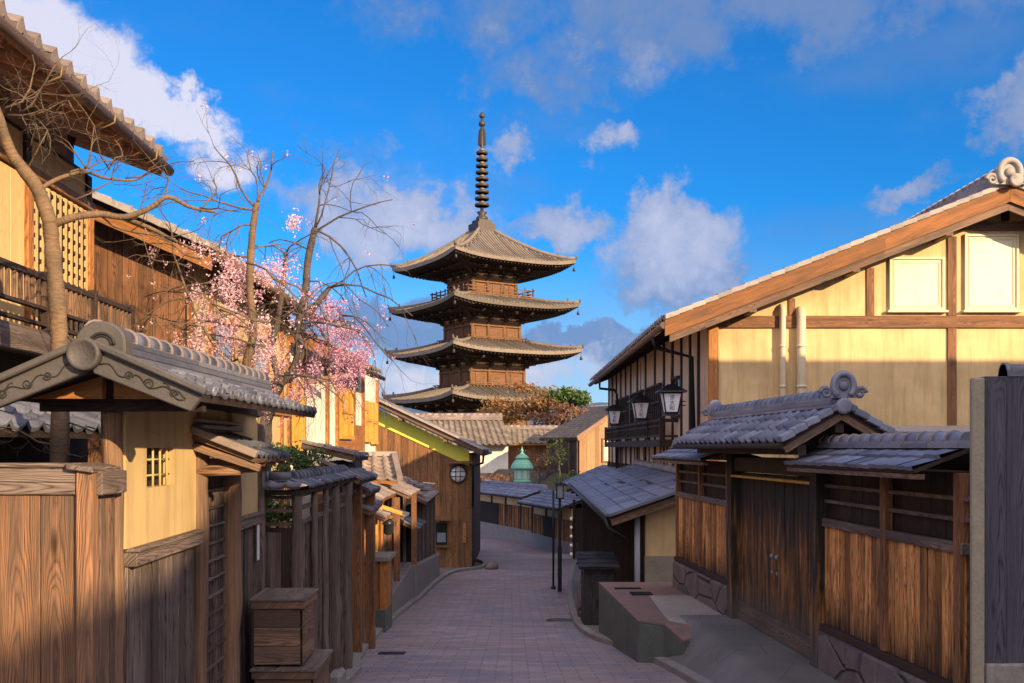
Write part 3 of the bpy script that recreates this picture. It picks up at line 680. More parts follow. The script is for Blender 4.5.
for k in range(3):
    mb = MB(); x = (4.6, 6.6, 8.4)[k]; mb.box(x, x + .14, y0 + .05, 20, rake(x) - .42, rake(x) - .28); mb.build('purlin', M['wood_greybrown'], roof)
mb = MB(); ridge(mb, rp(9.6, y0, .12), rp(9.6, y1, .12), .34, .28, .11, .3); mb.build('ridge', M['tile_warm'], roof)
mb = MB(); oni(mb, rp(9.52, y0 - .1, .16), (0, -1, 0), .55); mb.lathe([(.13, 0), (.13, .04), (.1, .06)], rp(9.52 + .1, y0 - .2, .12), 16, (0, -1, 0)); mb.build('ridge_ornament', M['tile_pale'], roof)
# eave rafters + gutter along the street
for i in range(19):
    y = 19.9 + i * .95; mb = MB(); mb.beam((3.05, y, rake(3.05) - .06), (4.1, y, rake(4.1) - .06), .07, .1); mb.build('rafter', M['wood_dark'], roof)
mb = MB()
mb.tube([(2.93, y0 - .02, rake(2.93) - .03), (2.93, y1, rake(2.93) - .03)], .07, 8); mb.build('gutter', M['wood_greybrown'], roof)
mb = MB(); mb.tube([(2.93, 33.5, 2.3), (2.95, 33.6, 2.0), (3.45, 33.6, 1.95), (3.52, 33.6, 1.8), (3.53, 33.6, -.7)], .045, 8); mb.build('downpipe', M['iron'], gh)
mb = MB(); mb.tube([(2.93, 20.8, 2.33), (3.0, 20.9, 2.1), (3.75, 20.9, 1.9), (3.82, 20.9, -.6)], .05, 8); mb.build('downpipe', M['iron'], gh)
# street side: posts, upper windows, balcony, lattice
def fs(px): return FW.s_at(px)
for i, s0 in enumerate([x for x in (.15, 1.2, 2.4, 3.6, 4.8, 6.0, 7.4, 9.0, 10.6, 12.0, 13.2, 14.3, 15.3, 16.2)]):
    mb = MB(); FW.box(mb, s0, s0 + .12, -.7, 2.6, 0, .04); mb.build('post', M['wood_dark'], gh)
for s0, s1 in ((2.6, 5.7), (6.3, 8.8), (9.3, 11.8), (13.35, 14.25)):
    mb = MB()
    for z in (.70, 1.15, 1.6): FW.box(mb, s0, s1, z, z + .05, .03, .09)
    k = s0
    while k < s1 + .01: FW.box(mb, k, k + .04, .7, 1.65, .04, .08); k += .31
    w = mb.build('window', M['wood_dark'], gh); mb = MB(); FW.box(mb, s0, s1, .7, 1.62, .003, .02); mb.build('pane', M['glass'], w)
bal = MB(); s0, s1 = fs(617), fs(678)
FW.box(bal, s0, s1, .62, .69, .36, .42); FW.box(bal, s0, s1, .50, .54, .37, .41); FW.box(bal, s0, s1, .26, .31, .37, .41); k = s0
while k < s1: FW.box(bal, k, k + .035, .28, .65, .375, .405); k += .15
k = s0
while k < s1 + .01: FW.box(bal, k - .04, k + .04, .1, .72, .35, .43); k += (s1 - s0) / 6
for k in (s0, s1): FW.box(bal, k - .03, k + .03, .6, .68, 0, .36); FW.box(bal, k - .03, k + .03, .25, .3, 0, .36)
balc = bal.build('balcony', M['wood_dark'], gh)
mb = MB(); FW.box(mb, s0, s1, .03, .2, .0, .44); mb.build('balcony_floor', M['wood_dark'], balc)
for i in range(17):
    a = .6 + i * .93; mb = MB(); FW.box(mb, a, a + .14, -.66, -.50, .0, .12); mb.build('vent_block', M['wood_dark'], gh)
    mb = MB(); FW.box(mb, a - .25, a - .18, -.6, .03, .0, .035); mb.build('slat', M['wood_greybrown'], gh)
# lanterns
def lantern(Y):
    c = V((3.63 - .019 * Y, Y, 0)); t = T('hanging_lantern', 'four-sided paper lantern', 'lantern', (c.x, c.y, .66), 'lanterns hanging along the balcony of the gable house')
    def fr(z, r): return [V((c.x + a * r, c.y + b * r, z)) for a, b in ((-1, -1), (1, -1), (1, 1), (-1, 1))]
    b0, b1 = fr(.72, .125), fr(1.12, .19)
    mb = MB(); mb.hexa(b0 + b1); sh = mb.build('paper_shade', M['paper'], t)
    mb = MB()
    for i in range(4):
        mb.tube([b0[i], b1[i]], .016, 5); mb.tube([b0[i], b0[(i + 1) % 4]], .018, 5); mb.tube([b1[i], b1[(i + 1) % 4]], .018, 5)
    mb.prism([p for p in fr(.66, .14)], (0, 0, .035)); mb.build('frame', M['iron'], t)
    mb = MB(); a, d, e = fr(1.13, .29), fr(1.16, .28), fr(1.30, .06); mb.hexa(a + d); mb.hexa(d + e)
    mb.build('cap', M['iron'], t)
    mb = MB(); mb.tube([(c.x, c.y, 1.3), (c.x, c.y, 2.1)], .008, 5); mb.tube([(c.x, c.y, .95), (c.x + .3, c.y, .95)], .012, 5); mb.tube([(c.x, c.y, .87), (c.x + .3, c.y, .87)], .012, 5); mb.build('bracket', M['iron'], t)
    cu = bpy.data.curves.new('t', 'FONT'); cu.body = '京\n大\n和'; cu.size = .115; cu.align_x = 'CENTER'; cu.space_line = .95; cu.extrude = .002
    to = bpy.data.objects.new('t', cu); me = None
    COL.objects.link(to); dg = bpy.context.evaluated_depsgraph_get(); me = bpy.data.meshes.new_from_object(to.evaluated_get(dg)); bpy.data.objects.remove(to)
    o = bpy.data.objects.new('lettering', me); me.materials.clear(); me.materials.append(M['ink']); COL.objects.link(o); o.parent = sh
    o.location = V((c.x, c.y - .171, .985)) - V(t.location); o.rotation_euler = (R(90 + 9), 0, 0)
    return t
l0 = lantern(20.4); l0['label'] = 'white paper lantern with black cap hanging nearest on the right house'
dup(l0, (3.63 - .019 * 24.6, 24.6, .66), label='middle paper lantern of the three hanging along the right house balcony')
dup(l0, (3.63 - .019 * 30, 30, .66), label='farthest and smallest paper lantern at the far balcony end')
# lower wing with slate roof
wg = T('side_wing', 'low wing with blue-grey slate roof and beige end wall in front of the gable house', 'wing building', (2.6, 24, g(22)))
WW = Wall((2.1, 29.5), (2.53, 19.0))
mb = MB(); WW.boards(mb, 0, WW.len, -4.1, lambda s: -1.1, .16, 0, .02, batten=.03); WW.box(mb, 0, WW.len, -4.1, -1.1, -.1, 0); mb.build('board_wall', M['wood_dark'], wg)
mb = MB(); mb.prism([(2.535, 19.0, -3.7), (3.9, 19.0, -3.7), (3.9, 19.0, -.72), (3.2, 19.0, -.78), (2.535, 19.0, -1.14)], (0, .15, 0)); mb.build('end_wall', M['plaster_right'], wg)
mb = MB(); mb.box(2.52, 3.9, 18.97, 19.0, -3.7, -2.05); mb.build('plinth', M['concrete_post'], wg)
A, B, C_, D = V((1.72, 29.2, -1.03)), V((1.80, 18.6, -1.27)), V((3.75, 18.6, -.60)), V((3.65, 29.2, -.45))
rf = MB(); tiles(rf, A, B, C_, D, .34, .34, .02, .02, 2, flatp=True); rr = rf.build('roof', M['slate'], wg)
mb = MB(); deck(mb, A, B, C_, D, .06, .005); mb.build('roof_deck', M['wood_dark'], rr)
mb = MB(); mb.beam(B + V((.05, .03, -.12)), C_ + V((0, .03, -.12)), .06, .13); mb.build('bargeboard', M['wood_greybrown'], rr)
mb = MB(); mb.beam(B + V((.0, -.02, .02)), C_ + V((0, -.02, .02)), .16, .05); mb.beam(A + V((-.02, 0, .02)), B + V((-.02, 0, .02)), .1, .05)
mb.build('roof_edge', M['tile'], rr)
mb = MB(); ridge(mb, D + V((-.03, 0, 0)), C_ + V((-.03, 0, 0)), .2, .07, .05, .3, 1); mb.build('ridge', M['tile_warm'], rr)
mb = MB(); mb.tube([A + V((-.06, 0, -.05)), B + V((-.06, 0, -.05)), B + V((-.03, -.04, -.22)), B + V((.3, .1, -.42))], .04, 7); mb.build('gutter', M['iron'], rr)
mb = MB(); mb.tube([(2.37, 18.92, -1.3), (2.37, 18.92, -3.6)], .055, 10); mb.build('downpipe', M['pipe_grey'], wg)
for k in range(8):
    p = WW.pt(.6 + k * 1.3, 0, 0); mb = MB(); mb.beam((p.x - .55, p.y, -1.24), (p.x + .1, p.y, -1.05), .05, .07); mb.build('rafter', M['wood_dark'], rr)

# black cabinet by the kerb
cb = T('utility_cabinet', 'black wooden cabinet with sloping slate lid by the right kerb', 'cabinet', (1.65, 19.3, g(19.3) + .1))
mb = MB(); mb.box(1.36, 1.92, 18.9, 19.7, -3.5, -2.25); W1 = Wall((1.36, 18.9), (1.92, 18.9)); W1.boards(mb, 0, .56, -3.45, -2.28, .14, 0, .015); mb.build('body', M['dark_body'], cb)
mb = MB(); tiles(mb, (1.26, 18.75, -2.24), (2.02, 18.75, -2.24), (2.02, 19.85, -2.06), (1.26, 19.85, -2.06), .19, .27, .02, .012, 2, flatp=True); deck(mb, (1.26, 18.75, -2.25), (2.02, 18.75, -2.25), (2.02, 19.85, -2.07), (1.26, 19.85, -2.07), .03); mb.build('lid', M['dark_body'], cb)
mb = MB(); mb.box(1.6, 1.66, 18.86, 18.885, -3.0, -2.85); mb.build('handle', M['iron'], cb)
mb = MB()
mb.lathe([(.26, 0), (.30, .3), (.26, .7), (.15, .95), (.02, 1.02)], (1.62, 20.6, -3.55), 9); tag(mb.build('boulder', M['stone_base'], bevel=.03), 'rough upright stone just behind the black cabinet', 'stone')

# ================================================================ right: gate and fences
RF = Wall((RXf(17.4), 17.4), (RXf(7.84), 7.84))      # s runs towards the camera, outward = street
sY = lambda Y: (17.4 - Y) * math.hypot(1, .072)
def tile_fence(name, label, Ya, Yb, mid, lo=-2.9, capA=0, capB=0):
    t = T(name, label, 'fence', RF.pt(sY((Ya + Yb) / 2), 0, g((Ya + Yb) / 2)), 'tile-capped fences either side of the plank gate')
    a, b = sY(Ya), sY(Yb)
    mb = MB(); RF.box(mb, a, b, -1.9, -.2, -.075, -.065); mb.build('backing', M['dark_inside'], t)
    mb = MB(); n = max(1, round((b - a) / .75))
    for i in range(n): RF.box(mb, a + (b - a) * i / n, a + (b - a) * (i + 1) / n - .004, lo, -1.96, -.2, .10)
    mb.build('stone_base', M['stone_base'], t, bevel=.025)
    mb = MB(); RF.box(mb, a, b, -1.955, -1.88, -.08, .07); mb.build('sill', M['wood_dark'], t, bevel=.005)
    mb = MB(); RF.boards(mb, a + .01, b - .01, -1.878, -.84, .125, -.005, .022, .022, .009); mb.build('lower_boards', M['wood_gold'], t, bevel=.003)
    mb = MB(); RF.box(mb, a, b, -.838, -.75, -.02, .05); mb.build('rail', M['wood_grey'], t, bevel=.005)
    mb = MB(); RF.boards(mb, a, b, -.748, -.2, .14, -.06, .02); mb.build('upper_boards', M['wood_dark'], t)
    for z in (-.42, -.585): mb = MB(); RF.box(mb, a, b, z, z + .035, -.03, .02); mb.build('rail', M['wood_grey'], t)
    for s_ in mid: mb = MB(); RF.box(mb, s_ - .05, s_ + .05, -1.876, -.2, -.03, .055); mb.build('post', M['wood_rust'], t, bevel=.006)
    # little roof
    E0, E1, R1, R0 = RF.pt(a - capA, .45, -.17), RF.pt(b + capB, .45, -.17), RF.pt(b + capB, 0, .0), RF.pt(a - capA, 0, .0)
    mb = MB(); tiles(mb, E0, E1, R1, R0, .27, .24, .012, .022, 3); cap = mb.build('roof', M['tile_lav'], t)
    mb = MB(); F0, F1 = RF.pt(a - capA, -.45, -.17), RF.pt(b + capB, -.45, -.17); tiles(mb, F1, F0, R0, R1, .27, .24, .02, .022, 3); mb.build('tile_slope', M['tile_lav'], cap)
    mb = MB(); deck(mb, E0, E1, R1, R0, .03); deck(mb, F1, F0, R0, R1, .03); mb.build('roof_deck', M['wood_dark'], cap)
    mb = MB(); RF.box(mb, a - capA, b + capB, -.245, -.205, .36, .43); mb.build('fascia', M['wood_greybrown'], cap)
    mb = MB(); bands = []; ridge(mb, RF.pt(a - capA, 0, .0), RF.pt(b + capB, 0, .0), .2, .05, .075, .25, 1, bands.append); rg = mb.build('ridge', M['tile_lav'], cap)
    for q_ in bands: q_.build('ridge_band', M['tile_warm'], cap)
    return t
tile_fence('board_fence', 'short tile-capped fence of golden boards on a stone base, beyond the plank gate', 17.4, 14.15, [sY(17.3), sY(15.8), sY(14.25)], capA=.1)
fr_ = tile_fence('board_fence', 'tile-capped fence of golden boards on a stone base, nearest right of the plank gate', 10.72, 7.84, [sY(9.25), sY(7.92)], capB=.02)
gt = T('roofed_gate', 'dark plank double gate under a grey tiled roof on the right', 'gate', RF.pt(sY(12.4), 0, -2.4))
a, b = sY(14.1), sY(10.75); m_ = (a + b) / 2
for s_ in (a + .1, b - .1): mb = MB(); RF.box(mb, s_ - .11, s_ + .11, -2.55, .1, -.12, .10); mb.build('gate_post', M['wood_gate'], gt, bevel=.01)
mb = MB(); RF.box(mb, a, b, -.32, -.12, -.08, .06); mb.build('lintel', M['wood_dark'], gt, bevel=.01)
mb = MB(); RF.box(mb, a + .2, b - .2, -.40, -.37, .02, .10); mb.build('lintel_strip', M['wood_yellow'], gt)
for x0, x1 in ((a + .215, m_ - .006), (m_ + .006, b - .215)):
    mb = MB(); RF.boards(mb, x0, x1, -2.34, -.33, .17, -.05, .03, .008, .005); dr = mb.build('door', M['wood_gate'], gt, bevel=.003)
    mb = MB(); RF.box(mb, x0, x1, -2.36, -2.12, -.02, .0); mb.build('kick_board', M['wood_grey'], dr)
    xx = m_ + (-.09 if x1 < m_ else .09)
    mb = MB(); mb.lathe([(.03, 0), (.03, .012), (.014, .03)], RF.pt(xx, -.02, -1.35), 12, (-1, 0, 0)); mb.build('door_pull', M['pipe_grey'], dr)
    mb = MB(); mb.lathe([(.022, 0), (.022, .012)], RF.pt(xx, -.02, -1.55), 10, (-1, 0, 0)); mb.build('lock', M['pipe_grey'], dr)
ra, rb = a - .95, b + .45
E0, E1, R1, R0 = RF.pt(ra, .62, .06), RF.pt(rb, .62, .06), RF.pt(rb, 0, .42), RF.pt(ra, 0, .42)
F0, F1 = RF.pt(ra, -.62, .06), RF.pt(rb, -.62, .06)
mb = MB(); tiles(mb, E0, E1, R1, R0, .25, .22, .042, .02, 8); grf = mb.build('roof', M['tile_lav'], gt)
mb = MB(); tiles(mb, F1, F0, R0, R1, .25, .22, .042, .02, 5); mb.build('tile_slope', M['tile_lav'], grf)
mb = MB(); deck(mb, E0, E1, R1, R0, .05, .01); deck(mb, F1, F0, R0, R1, .05, .01); mb.build('roof_deck', M['wood_dark'], grf)
mb = MB(); ridge(mb, RF.pt(ra + .1, 0, .42), RF.pt(rb - .05, 0, .42), .22, .12, .07, .2, 3); mb.build('ridge', M['tile_lav'], grf)
mb = MB(); oni(mb, RF.pt(rb + .0, 0, .56), RF.d.to_3d(), .3); mb.lathe([(.085, 0), (.085, .05), (.06, .06)], RF.pt(rb + .02, 0, .43), 18, RF.d.to_3d()); mb.build('ridge_ornament', M['tile_lav'], grf)
mb = MB(); oni(mb, RF.pt(ra + .05, 0, .52), -RF.d.to_3d(), .26); mb.build('ridge_ornament', M['tile_lav'], grf)
for sg in (1, -1):     # verge tiles at the near gable
    mb = MB(); A, B = RF.pt(rb, .66 * sg, .06), RF.pt(rb, .0, .44)
    for i in range(5):
        p, q = A + (B - A) * (i / 5), A + (B - A) * ((i + 1.06) / 5); mb.beam(p + V((0, 0, .03)), q + V((0, 0, .015)), .14, .07)
    mb.build('verge_tile', M['tile_lav'], grf, bevel=.008)
    mb = MB(); mb.beam(RF.pt(rb - .02, .6 * sg, -.02), RF.pt(rb - .02, .0, .33), .05, .07); mb.build('bargeboard', M['wood_greybrown'], grf)
for k in range(3): mb = MB(); o_ = (-.4, 0, .4)[k]; z_ = .3 - abs(o_) * .58; RF.box(mb, a - .3, rb - .06, z_ - .14, z_ - .04, o_ - .045, o_ + .045); mb.build('purlin', M['wood_dark'], grf)
mb = MB(); mb.tube([E0 + V((0, 0, -.04)), E1 + V((0, 0, -.04))], .035, 6); mb.build('gutter', M['wood_dark'], grf)
# shed behind the fence
sh = T('garden_shed', 'low dark shed roof showing just above the right fence', 'shed', (5.6, 14, -2.4))
mb = MB(); mb.box(4.3, 7.6, 12.5, 15, -2.6, .1); mb.build('wall', M['wood_dark'], sh)
mb = MB(); deck(mb, (4.0, 12.2, .2), (8, 12.2, .2), (8, 15.2, .34), (4.0, 15.2, .34), .1); mb.build('roof', M['slate'], sh)
# near wall at the right edge
nw = T('plank_wall', 'black weathered plank wall with concrete end post at the right edge', 'wall', (3.8, 7, -2.3))
mb = MB(); mb.box(3.20, 3.29, 6.95, 7.0, -2.5, .49); mb.build('end_post', M['concrete_post'], nw, bevel=.01)
NW = Wall((3.295, 7.0), (7.0, 7.0)); mb = MB(); NW.boards(mb, 0, 3.69, -1.50, .5, .17, 0, .025, .004, .006); mb.build('boards', M['wood_black'], nw, bevel=.003)
mb = MB(); mb.box(3.31, 7, 7.002, 7.12, -1.5, .5); mb.build('backing', M['wood_black'], nw)
mb = MB(); mb.box(3.295, 7, 6.93, 7.15, -2.5, -1.5); mb.build('stone_base', M['rubble'], nw, bevel=.01)
mb = MB(); ridge(mb, (3.46, 7.05, .5), (7, 7.05, .5), .16, .03, .055, .24, 1); mb.build('cap', M['tile'], nw)
# neighbouring houses out of frame on the right: they stand between the lane and the low sun
def plain_house(name, label, x0, x1, ya, yb, zr, ze, axis='x'):
    t = T(name, label, 'house', ((x0 + x1) / 2, (ya + yb) / 2, g(ya)))
    mb = MB(); mb.box(x0 + .4, x1 - .4, ya + .4, yb - .4, -4, ze - .05)
    if axis == 'x': mb.prism([(x0 + .4, ya + .4, ze - .06), (x0 + .4, yb - .4, ze - .06), (x0 + .4, (ya + yb) / 2, zr - .15)], (x1 - x0 - .8, 0, 0))
    else: mb.prism([(x0 + .4, ya + .4, ze - .06), (x1 - .4, ya + .4, ze - .06), ((x0 + x1) / 2, ya + .4, zr - .15)], (0, yb - ya - .8, 0))
    mb.build('wall', M['plaster_right'], t)
    mb = MB()
    if axis == 'x':
        c = (ya + yb) / 2; deck(mb, (x0, ya, ze), (x1, ya, ze), (x1, c, zr), (x0, c, zr), .12); deck(mb, (x1, yb, ze), (x0, yb, ze), (x0, c, zr), (x1, c, zr), .12)
    else:
        c = (x0 + x1) / 2; deck(mb, (x0, yb, ze), (x0, ya, ze), (c, ya, zr), (c, yb, zr), .12); deck(mb, (x1, ya, ze), (x1, yb, ze), (c, yb, zr), (c, ya, zr), .12)
    mb.build('roof', M['tile'], t); return t
plain_house('neighbour_house', 'tiled plaster house beyond the right edge, behind the plank wall', 9.2, 24, 8.2, 15.8, 4.95, 2.5, 'x')
plain_house('neighbour_house', 'low tiled house beyond the right edge, beside the plank wall', 8.0, 15, .6, 7.8, 4.75, 2.4, 'y')
plain_house('neighbour_house', 'taller tiled house beyond the right edge, beside the camera', 8.0, 15, -7.5, .4, 6.7, 3.3, 'y')
plain_house('neighbour_house', 'tiled house behind the camera on the right', 8.0, 15, -16, -7.7, 5.7, 3.0, 'y')

# ================================================================ lane furniture
lp = T('street_lamp', 'slim black street lamp with square lantern head beside the lane', 'street lamp', (1.3, 27.2, g(27.2) + .09))
x, y, z0 = 1.3, 27.2, g(27.2) + .05
mb = MB(); mb.box(x - .055, x + .055, y - .055, y + .055, z0, z0 + 1.25); mb.box(x - .035, x + .035, y - .035, y + .035, z0 + 1.25, -1.35); mb.build('pole', M['iron'], lp)
mb = MB()
for dx in (-1, 1):
    for dy in (-1, 1): mb.box(x + dx * .09 - .012, x + dx * .09 + .012, y + dy * .09 - .012, y + dy * .09 + .012, -1.35, -1.0)
mb.box(x - .12, x + .12, y - .12, y + .12, -1.38, -1.35); mb.box(x - .13, x + .13, y - .13, y + .13, -1.0, -.95); mb.build('lantern_frame', M['iron'], lp)
mb = MB(); mb.box(x - .075, x + .075, y - .075, y + .075, -1.349, -1.002); mb.build('glass', M['glass'], lp)
mb = MB(); mb.tube([(1.17, 28.3, g(28)), (1.17, 28.3, -1.2)], .03, 8); mb.lathe([(.07, 0), (.07, .03), (.03, .1)], (1.17, 28.3, g(28)), 10)
tag(mb.build('sign_pole', M['iron']), 'thin dark pole standing just left of the street lamp', 'pole')
ll = T('lamp_string', 'vertical row of small round white lamps on a dark post by the low wall', 'lamps', (2.28, 38.5, g(38)))
mb = MB(); mb.box(2.34, 2.44, 38.4, 38.6, -4.3, -2.0); mb.build('post', M['wood_dark'], ll)
for k in range(5): mb = MB(); mb.lathe([(.02, -.055), (.045, -.03), (.055, 0), (.045, .03), (.02, .055)], (2.27, 38.33, -2.7 - .34 * k), 12); mb.build('lamp', flat('lamp_glow', (.8, .75, .7), emit=(1, .85, .7), es=.12) if k == 0 else bpy.data.materials['lamp_glow'], ll)
# ================================================================ left: front fence, gatehouse
lf = T('front_fence', 'tall orange-brown board fence with grey top rail in the left foreground', 'fence', (-2.8, 5.05, -2.1))
FF = Wall((-4.6, 5.05), (-2.19, 5.05))
mb = MB(); FF.boards(mb, 0, FF.len, -2.4, -.235, .2, -.01, .022, .005, .004); mb.build('boards', M['wood_front'], lf, bevel=.003)
mb = MB(); FF.box(mb, 0, FF.len, -.235, -.10, -.03, .035); mb.build('top_rail', M['wood_grey'], lf, bevel=.006)
mb = MB(); FF.box(mb, -.0, FF.len, -.098, -.075, -.05, .05); mb.build('cap', M['wood_grey'], lf, bevel=.006)
mb = MB(); mb.box(-2.185, -2.10, 5.0, 5.08, -2.4, -.11); mb.build('corner_post', M['wood_front'], lf, bevel=.008)
LW = Wall((LWp(5.05), 5.05), (LWp(9.1), 9.1)); lsY = lambda Y: (Y - 5.05) * math.hypot(1, .035)
mb = MB(); LW.boards(mb, lsY(5.10), lsY(5.40), -2.4, -.22, .075, -.03, .02, .006, .003); mb.build('side_boards', M['wood_greybrown'], lf, bevel=.003)
mb = MB(); LW.box(mb, lsY(5.06), lsY(5.42), -.24, -.12, -.02, .045); mb.build('rail', M['wood_grey'], lf, bevel=.005)
mb = MB(); mb.hexa([(-2.22, 4.97, -.105), (-2.085, 4.97, -.125), (-2.11, 5.40, -.125), (-2.24, 5.40, -.105), (-2.22, 4.97, -.075), (-2.085, 4.97, -.10), (-2.11, 5.40, -.10), (-2.24, 5.40, -.075)]); mb.build('cap', M['wood_grey'], lf, bevel=.004)

gw = T('gatehouse_wall', 'roofed garden wall of ochre plaster with small barred window and side door, left', 'garden wall', (-2.2, 7, g(7)))
ZT = .28
mb = MB()
wz = (lsY(5.88), lsY(6.42), -.235, -.0)     # window opening
for s0, s1, z0, z1 in ((lsY(5.53), wz[0], -.56, ZT), (wz[1], lsY(6.93), -.56, ZT), (wz[0], wz[1], wz[3], ZT), (wz[0], wz[1], -.56, wz[2]), (lsY(7.05), lsY(7.75), -.02, ZT), (lsY(7.93), lsY(8.86), -.56, ZT)):
    LW.box(mb, s0, s1, z0, z1, -.08, 0)
pw = mb.build('plaster', M['plaster_gate'], gw)
mb = MB(); LW.box(mb, wz[0] - .0, wz[1], wz[2], wz[3], -.105, -.085); wi = mb.build('window', M['dark_inside'], gw)
mb = MB()
for k in range(4): s_ = wz[0] + (wz[1] - wz[0]) * (k + .5) / 4; mb.tube([LW.pt(s_, -.03, wz[2] - .01), LW.pt(s_, -.03, wz[3] + .01)], .008, 7)
for z in (wz[2] + .07, wz[3] - .07): mb.tube([LW.pt(wz[0], -.035, z), LW.pt(wz[1], -.035, z)], .006, 6)
mb.build('bamboo_bars', M['wood_cream'], wi)
def lpost(s, w, z0, z1, mt='wood_log', rnd=True, name='post', par=gw, o=0.0):
    mb = MB()
    if rnd: mb.tube([LW.pt(s, o + random.uniform(-.012, .012), z0 + (z1 - z0) * k / 9) for k in range(10)], [w / 2 * random.uniform(.9, 1.1) for k in range(10)], 12)
    else: LW.box(mb, s - w / 2, s + w / 2, z0, z1, o - w / 2, o + w / 2)
    return mb.build(name, M[mt], par, bevel=0 if rnd else .006)
lpost(lsY(5.5), .115, -2.4, .36, 'wood_log', o=-.06); lpost(lsY(6.98), .13, -2.5, .0, 'wood_greybrown'); lpost(lsY(7.84), .17, -2.6, -.1, 'wood_log'); lpost(lsY(8.9), .10, -2.6, ZT, 'wood_grey', rnd=False)
for s0, s1 in ((lsY(5.58), lsY(6.92)), (lsY(7.93), lsY(8.85))):
    mb = MB(); LW.box(mb, s0, s1, -.665, -.585, -.05, .045); mb.build('rail', M['wood_grey'], gw, bevel=.006)
    mb = MB(); LW.box(mb, s0, s1, -.583, -.56, -.05, .06); mb.build('rail', M['wood_grey'], gw, bevel=.004)
    mb = MB(); LW.boards(mb, s0, s1, -2.7, -.667, .115, -.03, .02, .012, .012); mb.build('lower_boards', M['wood_grey'], gw, bevel=.003)
mb = MB(); LW.box(mb, lsY(7.05), lsY(7.76), -2.6, -.14, -.07, -.05); dr = mb.build('door', M['wood_dark'], gw)
mb = MB(); s_ = lsY(7.06)
while s_ < lsY(7.76): LW.box(mb, s_, s_ + .018, -2.5, -.2, -.05, -.028); s_ += .085
z = -2.4
while z < -.22: LW.box(mb, lsY(7.05), lsY(7.76), z, z + .018, -.027, -.008); z += .13
mb.build('lattice', M['wood_grey'], dr)
mb = MB(); LW.box(mb, lsY(6.95), lsY(7.88), -.19, -.08, -.06, .05); mb.build('lintel', M['wood_rust'], gw, bevel=.006)
mb = MB(); LW.box(mb, lsY(8.72), lsY(8.80), -.98, -.62, .022, .028); mb.build('paper_notice', M['paper'], gw)
# hood over the side door
E0, E1, R1, R0 = LW.pt(lsY(6.82), .44, -.07), LW.pt(lsY(8.02), .44, -.07), LW.pt(lsY(8.02), 0, .10), LW.pt(lsY(6.82), 0, .10)
mb = MB(); tiles(mb, E0, E1, R1, R0, .15, .16, .02, .014, 6); hd = mb.build('hood', M['tile'], gw)
mb = MB(); deck(mb, E0, E1, R1, R0, .03, .004); mb.build('hood_deck', M['wood_greybrown'], hd)
mb = MB(); mb.beam(E0 + V((0, 0, .025)), R0 + V((0, 0, .03)), .10, .05); mb.build('verge_tile', M['tile_warm'], hd, bevel=.005)
mb = MB(); LW.box(mb, lsY(6.82), lsY(8.02), .13, .165, 0, .07); mb.build('ridge', M['tile'], hd, bevel=.006)
mb = MB(); LW.box(mb, lsY(6.84), lsY(8.0), .175, .205, 0, .05); mb.build('ridge_cap', M['tile_warm'], hd, bevel=.006)
mb = MB(); mb.beam(E0 + V((.01, .04, -.07)), R0 + V((0, .04, -.09)), .045, .05); mb.build('bargeboard', M['wood_log'], hd, bevel=.004)
for k in range(4):
    s_ = lsY(6.9) + k * .34; mb = MB(); mb.beam(LW.pt(s_, .41, -.115), LW.pt(s_, -.02, .05), .035, .04); mb.build('rafter', M['wood_eave'], hd)
for s_ in (lsY(6.95), lsY(7.84)): mb = MB(); mb.tube([LW.pt(s_, .0, -.16), LW.pt(s_, .3, -.15)], .04, 9); mb.build('bracket', M['wood_log'], hd)
# main roof
ya, yb = 4.95, 8.42; RXc = lambda Y: -2.085 - .004 * (Y - 4.95); ov = .47; ze, zr = .285, .455
def rr3(Y, o, z): return V((RXc(Y) + o, Y, z))
E0, E1, R1, R0 = rr3(ya + .06, ov, ze), rr3(yb, ov - .02, ze + .01), rr3(yb, 0, zr), rr3(ya + .06, 0, zr)
F0, F1 = rr3(ya + .06, -ov, ze), rr3(yb, -ov, ze)
mb = MB(); tiles(mb, E0, E1, R1, R0, .17, .17, .026, .014, 8); eave_discs(mb, E0 + V((0, 0, .02)), E1 + V((0, 0, .02)), .17, .028, (1, 0, -.1)); rf = mb.build('roof', M['tile'], gw)
mb = MB(); tiles(mb, F1, F0, R0, R1, .17, .17, .026, .014, 6); mb.build('tile_slope', M['tile'], rf)
mb = MB(); deck(mb, E0, E1, R1, R0, .04, .006); deck(mb, F1, F0, R0, R1, .04, .006); mb.build('roof_deck', M['wood_dark'], rf)
mb = MB(); bands = []; ridge(mb, rr3(ya + .06, 0, zr), rr3(yb, 0, zr), .17, .115, .060, .19, 3, bands.append); mb.build('ridge', M['tile'], rf)
for q_ in bands: q_.build('ridge_band', M['tile_warm'], rf)
mb = MB(); mb.tube([rr3(ya - .02, 0, zr + .02), rr3(yb, 0, zr - .02)], .05, 12); mb.build('ridge_pole', M['wood_rust'], rf)
